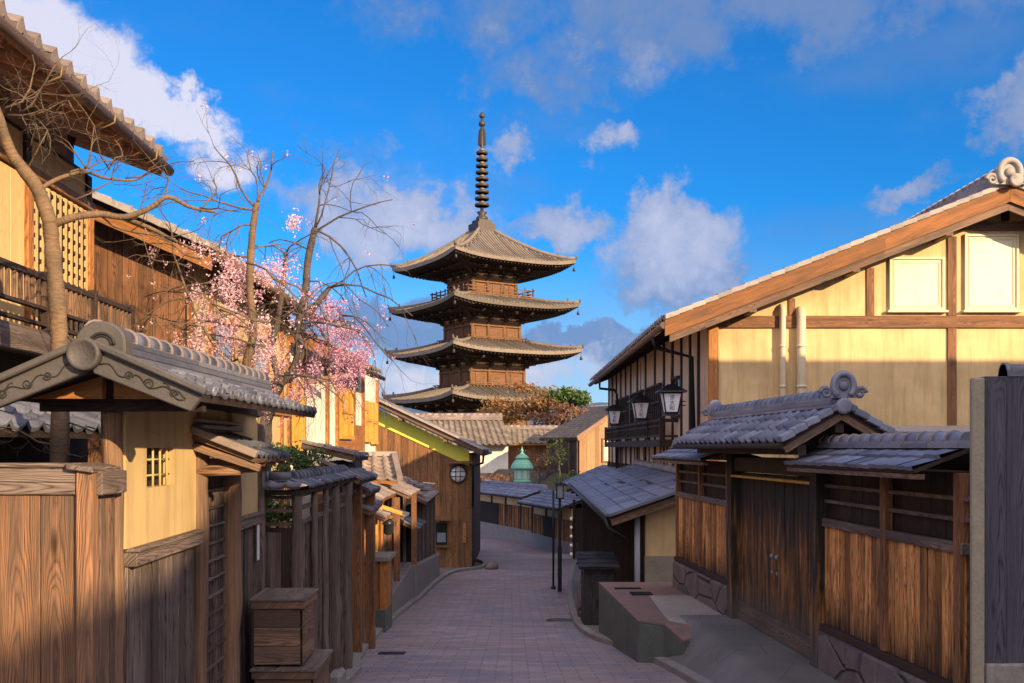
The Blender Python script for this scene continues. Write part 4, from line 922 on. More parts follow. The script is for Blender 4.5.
# gable face: verge bands with relief scrolls, disc and arched end piece
for sg in (1, -1):
    q = lambda o, z: V((RXc(ya) + o * sg, ya - .03, z))
    pr = [q(.04, zr + .045), q(.56, ze - .025), q(.50, ze - .105), q(.42, ze - .075), q(.02, zr - .085)]
    if sg < 0: pr = pr[::-1]
    mb = MB(); mb.prism(pr, (0, .05, 0)); vt = mb.build('verge_band', M['clay'], rf, bevel=.006)
    mb = MB(); mb.beam(rr3(ya - .045, .03 * sg, zr + .06), rr3(ya - .045, .585 * sg, ze - .012), .05, .035); mb.build('verge_rim', M['clay'], vt, bevel=.008)
    mb = MB(); up = V((0, 0, 1)); xx = V((sg, 0, -.38)).normalized(); yy = V((.38 * sg, 0, 1)).normalized(); base = lambda o: rr3(ya - .032, o * sg, zr - .02 - o * .40)
    for o, r0_, dr_ in ((.20, .022, 1), (.30, .026, -1), (.42, .022, 1)):
        spiral(mb, base(o), xx * dr_, yy, r0_, 1.6, .0045, sg, 22)
    wav = [base(.06 + .42 * i / 30) + yy * (.018 * sin(i * .62)) for i in range(31)]
    mb.tube(wav, .004, 5)
    mb.tube([base(.36 + .12 * i / 12) + yy * (.03 - .002 * i + .006 * sin(i)) for i in range(13)], .0035, 5)
    mb.build('scroll_relief', M['clay_line'], vt)
    mb = MB(); tr = [q(.03, zr - .20), q(.40, zr - .20), q(.03, zr - .085)]
    if sg < 0: tr = tr[::-1]
    tr = [p + V((0, .24, 0)) for p in tr]; mb.prism(tr, (0, .05, 0)); mb.build('gable_board', M['wood_orange'], rf)
c = V((RXc(ya) - .01, ya - .07, zr + .005))
mb = MB(); mb.lathe([(.082, -.05), (.082, .0), (.076, .008), (.062, .008), (.058, .003), (.001, .003)], c, 36, (0, -1, 0)); mb.build('ridge_disc', M['clay'], rf)
mb = MB(); cc = V((RXc(ya) + .045, ya + .0, zr + .07)); ar = [cc + V((cos(a) * .125, 0, sin(a) * .105)) for a in [pi * i / 14 for i in range(15)]]
mb.prism([cc + V((.125, 0, -.10))] + ar + [cc + V((-.125, 0, -.07))], (0, .11, 0)); oe = mb.build('ridge_end', M['clay'], rf, bevel=.01)
mb = MB(); mb.tube([cc + V((cos(a) * .062 + .01, -.004, sin(a) * .058 - .015)) for a in [pi * i / 12 for i in range(13)]], .0075, 6); mb.tube([cc + V((cos(a) * .048 + .01, -.004, sin(a) * .044 - .015)) for a in [pi * i / 12 for i in range(13)]], .005, 6); mb.build('arch_relief', M['clay_line'], oe)
mb = MB(); LW.box(mb, lsY(5.5), lsY(8.9), ZT, ZT + .09, -.09, .03); mb.build('wall_plate', M['wood_dark'], gw)
mb = MB(); mb.beam(rr3(5.42, -.46, .235), rr3(5.42, .42, .235), .06, .075); mb.build('tie_beam', M['wood_dark'], gw)

# stacked wooden boxes at the foot of the wall
for nm, lab, x0, x1, yy0, yy1, z0, z1 in (('wooden_box', 'weathered lidded wooden box standing on top of another by the grey fence', -2.12, -1.72, 8.2, 8.7, -1.78, -1.22), ('wooden_box', 'lower grey wooden box carrying the lidded box, mostly cut off by the frame', -2.10, -1.62, 8.15, 8.85, -2.55, -1.785)):
    t = T(nm, lab, 'box', ((x0 + x1) / 2, (yy0 + yy1) / 2, z0))
    Wx = Wall((x0, yy0), (x1, yy0)); Wy = Wall((x1, yy0), (x1, yy1)); h = z1 - z0 - .1; mb = MB()
    for k in range(3): Wx.box(mb, 0, Wx.len, z0 + h * k / 3 + .002, z0 + h * (k + 1) / 3 - .002, -.02, 0); Wy.box(mb, 0, Wy.len, z0 + h * k / 3 + .002, z0 + h * (k + 1) / 3 - .002, -.02, 0)
    mb.box(x0, x0 + .02, yy0 + .02, yy1, z0, z0 + h); mb.box(x0 + .02, x1 - .02, yy0 + .02, yy1, z0, z0 + .03); mb.build('body', M['wood_greybrown'], t, bevel=.004)
    mb = MB(); mb.box(x0 - .02, x1 + .02, yy0 - .02, yy1 + .02, z0 + h + .002, z1 - .035); ld = mb.build('lid', M['wood_greybrown'], t, bevel=.005)
    mb = MB(); mb.hexa([(x0 - .03, yy0 - .035, z1 - .034), (x1 + .035, yy0 - .035, z1 - .034), (x1 + .035, yy1 + .03, z1 - .02), (x0 - .03, yy1 + .03, z1 - .02), (x0 - .03, yy0 - .035, z1 - .014), (x1 + .035, yy0 - .035, z1 - .014), (x1 + .035, yy1 + .03, z1), (x0 - .03, yy1 + .03, z1)]); mb.build('top_board', M['wood_grey'], ld, bevel=.003)
mb = MB(); mb.box(-2.06, -1.90, 11.1, 11.5, g(11.3), g(11.3) + .22); tag(mb.build('kerb_stone', M['stone_curb'], bevel=.04), 'squat grey stone block at the foot of the left fence', 'stone')

# tile-capped picket fence
pf = T('picket_fence', 'grey weathered plank fence with tiled cap along the left side of the lane', 'fence', (-2, 10.5, g(10.5)))
PF = Wall((-1.975, 9.02), (-1.975 - .035 * 3.55, 12.6)); PN = Wall((-2.45, 9.0), (-1.975, 9.0))
mb = MB(); PN.boards(mb, 0, PN.len, -2.8, -.72, .16, -.02, .02, .004, .004); mb.build('end_boards', M['wood_dark'], pf)
mb = MB(); PN.boards(mb, .02, PN.len - .1, -2.8, -.76, .33, .004, .012); mb.build('end_panel', M['wood_grey'], pf, bevel=.003)
for z in (-.46, -.58, -.70): mb = MB(); PN.box(mb, 0, PN.len, z, z + .03, -.02, .01); mb.build('rail', M['wood_grey'], pf)
for z in (-.46, -.58, -.72): mb = MB(); PF.box(mb, 0, PF.len, z, z + .035, -.02, .015); mb.build('rail', M['wood_grey'], pf)
mb = MB(); PF.boards(mb, .05, PF.len, -2.95, -.72, .13, -.035, .02, .016, .012, batten=.022); mb.build('boards', M['wood_grey'], pf, bevel=.003)
for s_, w in ((0.0, .10), (.95, .07), (1.7, .07), (2.4, .13), (3.5, .12)):
    mb = MB(); n = 12; z0 = g(9 + s_) - .05
    mb.tube([PF.pt(s_, .03 + random.uniform(-.01, .01), z0 + (-.42 - z0) * k / n) for k in range(n + 1)], [w / 2 * random.uniform(.85, 1.2) * (1.15 - .2 * k / n) for k in range(n + 1)], 12); mb.build('post', M['wood_grey'], pf)
mb = MB()
for (A, B, nn) in ((PF.pt(-.06, .14, -.36), PF.pt(PF.len, .14, -.36), PF.n), (PN.pt(-.05, .14, -.36), PN.pt(PN.len + .1, .14, -.36), PN.n)):
    off = nn.to_3d(); tiles(mb, A, B, B - off * .16 + V((0, 0, .075)), A - off * .16 + V((0, 0, .075)), .17, .17, .015, .014, 6)
cp = mb.build('tile_cap', M['tile'], pf)
mb = MB(); ridge(mb, PF.pt(-.0, -.02, -.30), PF.pt(PF.len, -.02, -.30), .12, .025, .055, .2, 1); mb.build('ridge', M['tile'], cp)
mb = MB(); ridge(mb, PN.pt(.0, -.02, -.30), PN.pt(PN.len, -.02, -.30), .12, .025, .055, .2, 1); mb.build('ridge', M['tile'], cp)
mb = MB(); PF.box(mb, -.05, PF.len, -.42, -.38, -.06, .09); PN.box(mb, -.05, PN.len + .05, -.42, -.38, -.06, .09); mb.build('cap_board', M['wood_dark'], cp)

# ================================================================ left: upper house with deep eaves
h1 = T('balcony_house', 'two-storey house with cream shutters, balcony and deep rafter eaves at the left edge', 'house', (-4.6, 7, g(7)))
HX = lambda Y: -4.22 - .02 * (Y - 10)
HW = Wall((HX(2), 2), (HX(10), 10))
mb = MB(); HW.box(mb, 0, 8, -2.4, 2.75, -.15, -.02); mb.build('wall', M['wood_dark'], h1)
mb = MB(); hs = lambda Y: Y - 2
HW.box(mb, 0, hs(9.95), 2.44, 2.7, -.018, .0); mb.build('upper_plaster', M['plaster_gate'], h1)
mb = MB(); mb.box(-9, HX(10) - .16, 9.85, 10, -2.4, 3.4); mb.build('end_wall', M['wood_rust'], h1)
mb = MB(); HW.box(mb, 0, 8, 2.35, 2.44, -.02, .06); mb.build('beam', M['wood_rust'], h1, bevel=.006)
for s_ in (hs(3.5), hs(5.6), hs(7.75), hs(8.62), hs(9.93)):
    mb = MB(); HW.box(mb, s_ - .055, s_ + .055, .9, 2.348, -.02, .05); mb.build('post', M['wood_orange'], h1, bevel=.006)
    mb = MB(); HW.box(mb, s_ - .05, s_ + .05, 2.442, 2.7, -.02, .03); mb.build('post', M['wood_dark'], h1)
for a, b_ in ((hs(3.56), hs(5.54)), (hs(5.66), hs(7.69)), (hs(7.81), hs(8.56))):
    mb = MB(); HW.boards(mb, a, b_, .98, 2.34, .3, .0, .018, .006, .002); mb.build('shutter', M['wood_cream'], h1, bevel=.003)
mb = MB(); HW.box(mb, hs(8.68), hs(9.87), .9, 2.34, -.0, .02); lt = mb.build('lattice_screen', M['wood_cream'], h1)
mb = MB(); s_ = hs(8.72)
while s_ < hs(9.86): HW.box(mb, s_, s_ + .05, .92, 2.33, .02, .04); s_ += .12
mb.build('lattice_slats', M['wood_cream'], lt)
mb = MB(); HW.box(mb, hs(8.7), hs(9.85), .95, 2.32, .003, .0225)
z = 1.0
while z < 2.3: HW.box(mb, hs(8.7), hs(9.85), z, z + .035, .002, .0385); z += .105
mb.build('lattice_backing', M['wood_dark'], lt)
# balcony
mb = MB(); HW.box(mb, 0, hs(9.95), .80, .92, .0, .42); ba = mb.build('balcony', M['wood_dark'], h1, bevel=.006)
mb = MB(); HW.box(mb, 0, hs(9.95), .74, .93, .42, .48); mb.build('edge_board', M['wood_grey'], ba, bevel=.006)
for z, h in ((1.34, .05), (1.10, .03), (.97, .03)): mb = MB(); HW.box(mb, 0, hs(9.95), z, z + h, .40, .45); mb.build('rail', M['wood_dark'], ba, bevel=.004)
s_ = hs(4.3)
while s_ < hs(9.96): mb = MB(); HW.box(mb, s_ - .03, s_ + .03, .94, 1.42, .39, .46); mb.build('baluster_post', M['wood_dark'], ba, bevel=.004); s_ += .94
mb = MB(); s_ = hs(4.4)
while s_ < hs(9.9): HW.box(mb, s_, s_ + .025, 1.13, 1.34, .41, .44); s_ += .1
mb.build('balusters', M['wood_greybrown'], ba)
# eaves
ez, rzz = 2.78, 5.3; ex = lambda Y: HX(Y) + .72; tx = lambda Y: HX(Y) - 4.2
Y0, Y1 = 1.5, 10.05
E0, E1, R1, R0 = V((ex(Y0), Y0, ez)), V((ex(Y1), Y1, ez)), V((tx(Y1), Y1, ez + 4.92 * .36)), V((tx(Y0), Y0, ez + 4.92 * .36))
mb = MB(); tiles(mb, E0 + V((.03, 0, .1)), E1 + V((.03, 0, .1)), R1 + V((0, 0, .1)), R0 + V((0, 0, .1)), .27, .26, .06, .025, 6); rf = mb.build('roof', M['tile_warm'], h1)
nn_ = round((Y1 - Y0) / .27)
for i in range(nn_): mb = MB(); mb.tube([E0 + (E1 - E0) * ((i + .2) / nn_) + V((.05, 0, .12)), E0 + (E1 - E0) * ((i + .2) / nn_) + V((-.22, 0, .21))], [.045, .04], 10); mb.build('eave_tile', M['tile_warm'], rf)
mb = MB(); deck(mb, E0, E1, R1, R0, .03, -.08); mb.build('soffit', M['wood_eave'], rf)
for i in range(19):
    y = 2 + i * .44; mb = MB(); mb.beam((ex(y) - .03, y, ez - .0), (HX(y) - .1, y, ez + .27), .06, .085); mb.build('rafter', M['wood_eave'], rf, bevel=.004)
mb = MB(); mb.beam(E0 + V((-.02, 0, .075)), E1 + V((-.02, 0, .075)), .03, .09); mb.build('fascia', M['wood_greybrown'], rf)
mb = MB(); mb.tube([E0 + V((.06, 0, .02)), E1 + V((.06, 0, .0))], .05, 10); mb.build('gutter', M['wood_greybrown'], rf)
for i in range(7):
    y = 3.2 + i * 1.05; mb = MB(); mb.tube([(ex(y) - .08, y, ez - .05), (ex(y) + .02, y, ez - .07), (ex(y) + .11, y, ez - .03), (ex(y) + .12, y, ez + .05)], .009, 6); mb.build('gutter_hook', M['gold_worn'], rf)
mb = MB(); mb.beam(E1 + V((0, .0, .05)), R1 + V((0, 0, .05)), .06, .2); mb.build('bargeboard', M['wood_eave'], rf)
# ground-floor pent roof
E0, E1, R1, R0 = V((-3.35, 2.5, .13)), V((-3.45, 9.9, .13)), V((-4.3, 9.9, .50)), V((-4.2, 2.5, .50))
mb = MB(); tiles(mb, E0, E1, R1, R0, .25, .22, .045, .02, 6); pr_ = mb.build('pent_roof', M['tile'], h1)
mb = MB(); deck(mb, E0, E1, R1, R0, .05, .01); mb.build('roof_deck', M['wood_dark'], pr_)

# ================================================================ left: second house, board gable + plaster front
h2 = T('board_gable_house', 'house with tall brown board gable and cream plaster front behind the cherry trees', 'house', (-5, 15, g(14)))
H2x = lambda Y: -3.92 + 0.0 * (Y - 12)
rk2 = lambda x: 2.28 + (-3.62 - x) * .43
GB = Wall((-9.2, 12.0), (-3.92, 12.0))
mb = MB(); GB.boards(mb, 0, GB.len, -2.9, lambda s: rk2(-9.2 + s) - .12 if s > 0 else rk2(-9.2) - .12, .19, 0, .02, .005, .003, batten=.0); mb.build('gable_boards', M['wood_rust'], h2, bevel=.003)
mb = MB(); mb.prism([(-9.2, 12.003, -2.9), (-3.93, 12.003, -2.9), (-3.93, 12.003, rk2(-3.93) - .02), (-9.2, 12.003, rk2(-9.2) - .15)], (0, .1, 0)); mb.build('gable_wall', M['wood_dark'], h2)
H2 = Wall((-3.93, 12.1), (-3.93, 17.6))
mb = MB(); H2.box(mb, 0, H2.len, -2.9, 2.44, -.15, 0); mb.build('front_wall', M['plaster_gate'], h2)
for s_ in (.08, .9, 1.9, 2.9, 3.9, 4.9, 5.4): mb = MB(); H2.box(mb, s_ - .06, s_ + .06, -2.9, 2.43, -.01, .04); mb.build('post', M['wood_orange'], h2)
mb = MB(); H2.box(mb, 0, H2.len, .55, .68, 0, .06); mb.build('beam', M['wood_orange'], h2)
for a, b_ in ((1.0, 1.8), (3.0, 3.8)):
    mb = MB(); H2.box(mb, a, b_, .8, 1.7, 0, .03); w = mb.build('window', M['wood_dark'], h2); mb = MB(); H2.box(mb, a + .06, b_ - .06, .86, 1.64, .03, .04); mb.build('pane', M['glass'], w)
E0, E1 = V((-3.45, 11.6, rk2(-3.45) + .05)), V((-3.45, 17.8, rk2(-3.45) + .05)); R0, R1 = V((-9, 11.6, rk2(-9) + .05)), V((-9, 17.8, rk2(-9) + .05))
mb = MB(); tiles(mb, E0 + V((0, 0, .06)), E1 + V((0, 0, .06)), R1 + V((0, 0, .06)), R0 + V((0, 0, .06)), .28, .28, .05, .02, 4); rf = mb.build('roof', M['tile_pale'], h2)
mb = MB(); deck(mb, E0, E1, R1, R0, .06, -.04); mb.build('roof_deck', M['wood_dark'], rf)
mb = MB(); mb.prism([(-3.5, 11.62, rk2(-3.5) + .05), (-3.5, 11.62, rk2(-3.5) - .16), (-9, 11.62, rk2(-9) - .16), (-9, 11.62, rk2(-9) + .05)], (0, .05, 0)); mb.build('bargeboard', M['wood_orange'], rf)
mb = MB(); mb.beam((-3.42, 11.58, rk2(-3.42) + .12), (-9, 11.58, rk2(-9) + .12), .2, .07); mb.build('verge_tile', M['tile_pale'], rf)
for i in range(13): y = 11.8 + i * .48; mb = MB(); mb.beam((-3.5, y, rk2(-3.5) - .0), (-4.0, y, rk2(-4.0) - .0), .06, .08); mb.build('rafter', M['wood_eave'], rf)
mb = MB(); mb.tube([E0 + V((.04, 0, 0)), E1 + V((.04, 0, 0))], .05, 8); mb.build('gutter', M['wood_greybrown'], rf)

# ================================================================ left: third house, white plaster + yellow lattices
h3 = T('white_plaster_house', 'white plaster house with yellow lattice windows beyond the cherry blossom', 'house', (-5, 23, g(22)))
H3 = Wall((-3.93, 18.0), (-3.7, 27.6))
mb = MB(); H3.box(mb, 0, H3.len, -3.8, 2.0, -.2, 0); mb.build('front_wall', M['plaster_white'], h3)
mb = MB(); mb.prism([(-8, 18, -3.8), (-3.94, 18, -3.8), (-3.94, 18, 1.85), (-8, 18, 3.5)], (0, .15, 0)); mb.build('gable_wall', M['plaster_white'], h3)
hs3 = lambda px: H3.s_at(px)
for px in (302, 326, 336, 352.5, 362, 376): mb = MB(); s_ = hs3(px); H3.box(mb, s_ - .09, s_ + .09, -.15, 1.85, -.01, .06); mb.build('post', M['wood_orange'], h3)
for p0, p1, z0, z1 in ((290, 300, -.05, 1.2), (337.5, 351, .2, 1.35), (363.5, 369, .15, 1.2), (370, 375, .1, 1.2)):
    a, b_ = hs3(p0), hs3(p1); mb = MB(); H3.box(mb, a, b_, z0, z1, 0, .03); w = mb.build('window', M['wood_dark'], h3); mb = MB(); k = a
    while k < b_: H3.box(mb, k, k + .12, z0, z1, .03, .08); k += .24
    H3.box(mb, a, b_, (z0 + z1) / 2, (z0 + z1) / 2 + .08, .081, .1); H3.box(mb, a, b_, z0, z0 + .07, .081, .1); mb.build('lattice', M['wood_yellow'], w)
for p0, p1, z0, z1 in ((353.5, 361, -.05, .55), (337.5, 351, -.15, .15)): mb = MB(); H3.box(mb, hs3(p0), hs3(p1), z0, z1, 0, .05); mb.build('panel', M['wood_orange'], h3)
mb = MB(); H3.box(mb, 0, H3.len, -.32, -.17, .0, .5); mb.build('ledge', M['stone_curb'], h3)
rk3 = lambda x: 1.75 + (-3.25 - x) * .42
E0, E1, R1, R0 = V((-3.3, 17.7, rk3(-3.3))), V((-3.2, 24.6, rk3(-3.2))), V((-8, 24.6, rk3(-8))), V((-8, 17.7, rk3(-8)))
mb = MB(); tiles(mb, E0 + V((0, 0, .08)), E1 + V((0, 0, .08)), R1 + V((0, 0, .08)), R0 + V((0, 0, .08)), .3, .3, .05, .03, 4); rf = mb.build('roof', M['tile_warm'], h3)
mb = MB(); deck(mb, E0, E1, R1, R0, .08, -.02); mb.build('roof_deck', M['wood_dark'], rf)
mb = MB(); mb.beam((-3.2, 17.72, rk3(-3.2) - .06), (-8, 17.72, rk3(-8) - .06), .05, .18); mb.build('bargeboard', M['wood_orange'], rf)
mb = MB(); mb.tube([(-4.0, 18.6, 1.2), (-3.1, 19.4, 1.42)], .06, 8); mb.build('pole_rail', M['wood_log'], rf)
for i in range(14): y = 18.0 + i * .5; mb = MB(); mb.beam((-3.35, y, rk3(-3.3) - .04), (-3.95, y, rk3(-3.95) - .04), .06, .08); mb.build('rafter', M['wood_eave'], rf)
mb = MB(); mb.tube([E0 + V((.05, 0, -.03)), E1 + V((.05, 0, -.03))], .05, 8); mb.build('gutter', M['wood_greybrown'], rf)

# ================================================================ far-left: brown house with round window
h4 = T('round_window_house', 'brown board house with lime strip under the gable and a round window', 'house', (-4, 38, g(36)))
GH = Wall((-9.5, 34.0), (-1.36, 34.0))
# rake passes (344,390) .. (480,452) at y=33.7
rk4 = lambda x: rz(452, 33.6) + (rx(482, 33.6) - x) * .47
mb = MB(); GH.boards(mb, 0, GH.len, -4.4, lambda s: rk4(-9.5 + s) - .75, .22, 0, .02, .008, .005); mb.build('gable_boards', M['wood_olive'], h4)
mb = MB(); mb.prism([(-9.5, 34.003, -4.4), (-1.37, 34.003, -4.4), (-1.37, 34.003, rk4(-1.37) - .3), (-9.5, 34.003, rk4(-9.5) - .3)], (0, .15, 0)); mb.build('gable_wall', M['wood_rust'], h4)
mb = MB(); mb.prism([(-1.45, 33.97, rk4(-1.45) - .70), (-1.45, 33.97, rk4(-1.45) - .20), (-7.5, 33.97, rk4(-7.5) - .20), (-7.5, 33.97, rk4(-7.5) - .76)], (0, .06, 0)); mb.build('lime_strip', M['plaster_lime'], h4)
mb = MB(); mb.prism([(-1.36, 34.02, -4.4), (-1.36, 43, -4.4), (-1.36, 43, rk4(-1.36) - .2), (-1.36, 34.02, rk4(-1.36) - .2)], (-.15, 0, 0)); mb.build('side_wall', M['wood_dark'], h4)
E0, E1, R1, R0 = V((-.98, 33.3, rk4(-.98))), V((-.98, 43.5, rk4(-.98))), V((-9.5, 43.5, rk4(-9.5))), V((-9.5, 33.3, rk4(-9.5)))
mb = MB(); tiles(mb, E0 + V((0, 0, .06)), E1 + V((0, 0, .06)), R1 + V((0, 0, .06)), R0 + V((0, 0, .06)), .32, .32, .05, .03, 3); rf = mb.build('roof', M['tile_warm'], h4)
mb = MB(); deck(mb, E0, E1, R1, R0, .1, -.0); mb.build('roof_deck', M['wood_dark'], rf)
mb = MB(); mb.beam(E0 + V((0, -.05, .12)), R0 + V((0, -.05, .12)), .16, .07); mb.build('verge_tile', M['tile_pale'], rf)
mb = MB(); mb.beam(E0 + V((0, .45, -.10)), R0 + V((0, .45, -.10)), .06, .07); mb.build('bargeboard', M['tile_pale'], rf)
mb = MB(); mb.beam(E0 + V((0, .02, -.0)), R0 + V((0, .02, -.0)), .06, .15); mb.build('bargeboard', M['wood_greybrown'], rf)
for k in range(4): x = -2.3 - k * 1.5; mb = MB(); mb.box(x, x + .14, 33.35, 33.98, rk4(x) - .26, rk4(x) - .11); mb.build('purlin', M['wood_greybrown'], rf)
mb = MB(); mb.tube([(-.92, 33.3, rk4(-.92) - .03), (-.92, 43.5, rk4(-.92) - .03)], .06, 8); mb.tube([(-.95, 33.5, rk4(-.92) - .05), (-.98, 33.6, -.5), (-1.32, 33.85, -.62), (-1.33, 33.9, -2)], .04, 8); mb.build('gutter', M['iron'], rf)
mb = MB(); c = P(458, 474, 33.93); mb.lathe([(.30, -.05), (.30, .04), (.26, .04), (.26, .0)], c, 32, (0, -1, 0)); w = mb.build('round_window', M['wood_dark'], h4)
mb = MB(); mb.lathe([(.258, .0), (.258, .012), (.001, .012)], c, 32, (0, -1, 0)); mb.build('pane', M['paper'], w)
mb = MB()
for k in (-.08, .08): mb.box(c.x + k - .01, c.x + k + .01, 33.89, 33.91, c.z - .25, c.z + .25); mb.box(c.x - .25, c.x + .25, 33.885, 33.905, c.z + k - .01, c.z + k + .01)
mb.build('muntins', M['wood_dark'], w)
mb = MB(); deck(mb, P(448, 462, 33.5), P(473, 462, 33.5), P(473, 461, 34), P(448, 461, 34), .05); mb.build('window_hood', M['wood_rust'], h4)
mb = MB(); deck(mb, P(434, 519, 33.3), P(451, 519, 33.3), P(451, 516, 34), P(434, 516, 34), .06); mb.build('awning', M['wood_rust'], h4)
a, b_ = P(436, 545, 33.95), P(447, 523, 33.95); mb = MB(); mb.box(a.x, b_.x, 33.93, 33.99, a.z, b_.z); w = mb.build('window', M['dark_inside'], h4)
mb = MB(); mb.box(a.x + .04, b_.x - .04, 33.915, 33.93, a.z + .1, a.z + .42); mb.build('pane', M['glass'], w); mb = MB(); mb.box(a.x - .03, b_.x + .03, 33.8, 33.93, a.z - .08, a.z); mb.build('sill', M['wood_rust'], w)
a, b_ = P(462.5, 543, 33.9), P(466, 523, 33.9); mb = MB(); mb.box(a.x, b_.x, 33.93, 33.98, a.z, b_.z); mb.build('sign_board', M['wood_orange'], h4)
mb = MB(); mb.lathe([(.22, 0), (.24, .1), (.15, .25), (.02, .3)], (-.7, 34.3, g(34.3)), 8); tag(mb.build('boulder', M['stone_base'], bevel=.02), 'small rounded guard stone at the corner below the brown house', 'stone')

# ================================================================ left: little shopfronts between the picket fence and the brown house
def shop_roof(par, px0, py0, px1, py1, Y, depth, rise, over=.3, mat='tile', w=.2, ln=.2, h=.03):
    """a small lean-to roof facing the camera and falling towards it"""
    A, B = P(px0, py0, Y), P(px1, py1, Y); C, D = B + V((0, depth, rise)), A + V((0, depth, rise))
    mb = MB(); tiles(mb, A, B, C, D, w, ln, h, .016, 5); o = mb.build('roof', M[mat], par)
    mb = MB(); deck(mb, A, B, C, D, .05, .005); mb.build('roof_deck', M['wood_orange'], o); return o
def side_roof(par, xe, ya, yb, ze, run, rise, mat='tile', w=.2, ln=.18, name='roof', dm='wood_dark', slope=0, flatp=False):
    """a lean-to roof falling towards the lane"""
    A, B = V((xe, ya, ze)), V((xe - .02 * (yb - ya), yb, ze + slope)); C, D = B + V((-run, 0, rise)), A + V((-run, 0, rise))
    mb = MB(); tiles(mb, A, B, C, D, w, ln, .03, .016, 6, flatp=flatp); o = mb.build(name, M[mat], par)
    mb = MB(); deck(mb, A, B, C, D, .05, .005); mb.build('roof_deck', M[dm], o)
    mb = MB(); mb.beam(A + V((0, -.02, .0)), D + V((0, -.02, .0)), .04, .09); mb.build('bargeboard', M['wood_greybrown'], o)
    mb = MB(); mb.beam(A + V((0, -.02, .05)), D + V((0, -.02, .05)), .1, .04); mb.build('verge_tile', M['tile_warm'], o); return o
def wallbox(par, name, mat, x0, x1, y0, y1, z0, z1, bevel=.004): mb = MB(); mb.box(x0, x1, y0, y1, z0, z1); return mb.build(name, M[mat], par, bevel=bevel)
# small gate with two tiered roofs
s1 = T('small_gate', 'small wooden garden gate with stepped grey tile roofs after the picket fence', 'gate', (-2.3, 14, g(14)))
side_roof(s1, -1.93, 12.7, 14.6, -.42, .5, .22); side_roof(s1, -2.1, 14.7, 16.2, -.66, .45, .18)
rr_ = side_roof(s1, -2.05, 13.1, 14.5, -.12, .7, .16, 'tile')
for y in (12.9, 14.5, 15.9): wallbox(s1, 'post', 'wood_rust' if y > 13 else 'wood_grey', -2.32, -2.18, y - .07, y + .07, g(y), -.4 if y < 15 else -.62)
S1 = Wall((-2.3, 12.75), (-2.38, 16.3))
mb = MB(); S1.boards(mb, 0, S1.len, -3.4, -.9, .34, -.04, .03, .13, .02); mb.build('boards', M['wood_orange'], s1, bevel=.003)
mb = MB(); S1.box(mb, 0, S1.len, -3.4, -.9, -.12, -.08); mb.build('backing', M['wood_dark'], s1)
mb = MB(); S1.box(mb, 0, S1.len, -.9, -.8, -.05, .04); mb.build('rail', M['wood_rust'], s1)
mb = MB(); S1.boards(mb, 0, S1.len, -.8, -.2, .15, -.08, .02); mb.build('upper_boards', M['wood_dark'], s1)
side_roof(s1, -2.2, 13.4, 14.2, -.62, .35, .15, 'tile', name='small_roof'); side_roof(s1, -2.15, 15.2, 16.4, -.98, .4, .16, 'tile', name='small_roof', dm='wood_orange')
# shop with gabled porch
s2 = T('porch_shop', 'little shop with sunlit orange porch boards and mossy tiled porch roofs', 'shop', (-3, 20, g(20)))
S2 = Wall((-3.05, 16.4), (-3.0, 27.4))
mb = MB(); S2.box(mb, 0, S2.len, -4, -.75, -.2, 0); mb.build('wall', M['wood_rust'], s2)
for s_, mt in ((.3, 'wood_orange'), (1.6, 'wood_yellow'), (2.5, 'wood_orange'), (3.6, 'wood_orange'), (5.2, 'wood_orange'), (7.4, 'wood_rust'), (10.4, 'wood_rust')): mb = MB(); S2.box(mb, s_, s_ + .16, -3.9, -.9, 0, .14); mb.build('post', M[mt], s2, bevel=.006)
for a, b_ in ((1.85, 2.45), (4.0, 5.1), (5.6, 7.2)): mb = MB(); S2.box(mb, a, b_, -3.5, -1.3, 0, .04); d_ = mb.build('door', M['wood_dark'], s2); mb = MB(); S2.box(mb, a + .1, b_ - .1, -2.5, -1.5, .04, .05); mb.build('pane', M['glass'], d_)
mb = MB(); S2.box(mb, 0, S2.len, -1.05, -.9, 0, .12); mb.build('lintel', M['wood_orange'], s2)
side_roof(s2, -2.25, 16.3, 17.6, -.98, .6, .24, 'tile', name='small_roof'); side_roof(s2, -2.3, 18.0, 19.6, -1.28, .5, .2, 'tile_warm', name='small_roof', dm='wood_orange'); o1 = side_roof(s2, -2.35, 17.0, 20.8, -.95, .85, .42, 'tile_warm', dm='wood_orange'); o2 = side_roof(s2, -2.15, 20.9, 24.0, -1.02, 1.05, .45, 'tile_warm', dm='wood_orange')
# back roof facing the camera
mb = MB(); A, B, C, D = P(346, 479, 20.6), P(398, 481, 20.6), P(392, 456, 22.0), P(352, 456, 22.0); tiles(mb, A, B, C, D, .27, .26, .055, .02, 6); o3 = mb.build('roof', M['tile_warm'], s2)
mb = MB(); deck(mb, A, B, C, D, .06, .01); mb.build('roof_deck', M['wood_orange'], o3)
mb = MB(); mb.beam(D + V((-.1, 0, .05)), C + V((.1, 0, .05)), .16, .1); mb.build('ridge', M['tile_pale'], o3)
mb = MB(); mb.beam(B + V((.04, 0, .05)), C + V((.04, 0, .05)), .12, .09); mb.build('verge_tile', M['tile_warm'], o3)
wallbox(s2, 'back_wall', 'wood_rust', -3.9, -2.7, 21.9, 22.2, -1.5, -.2)
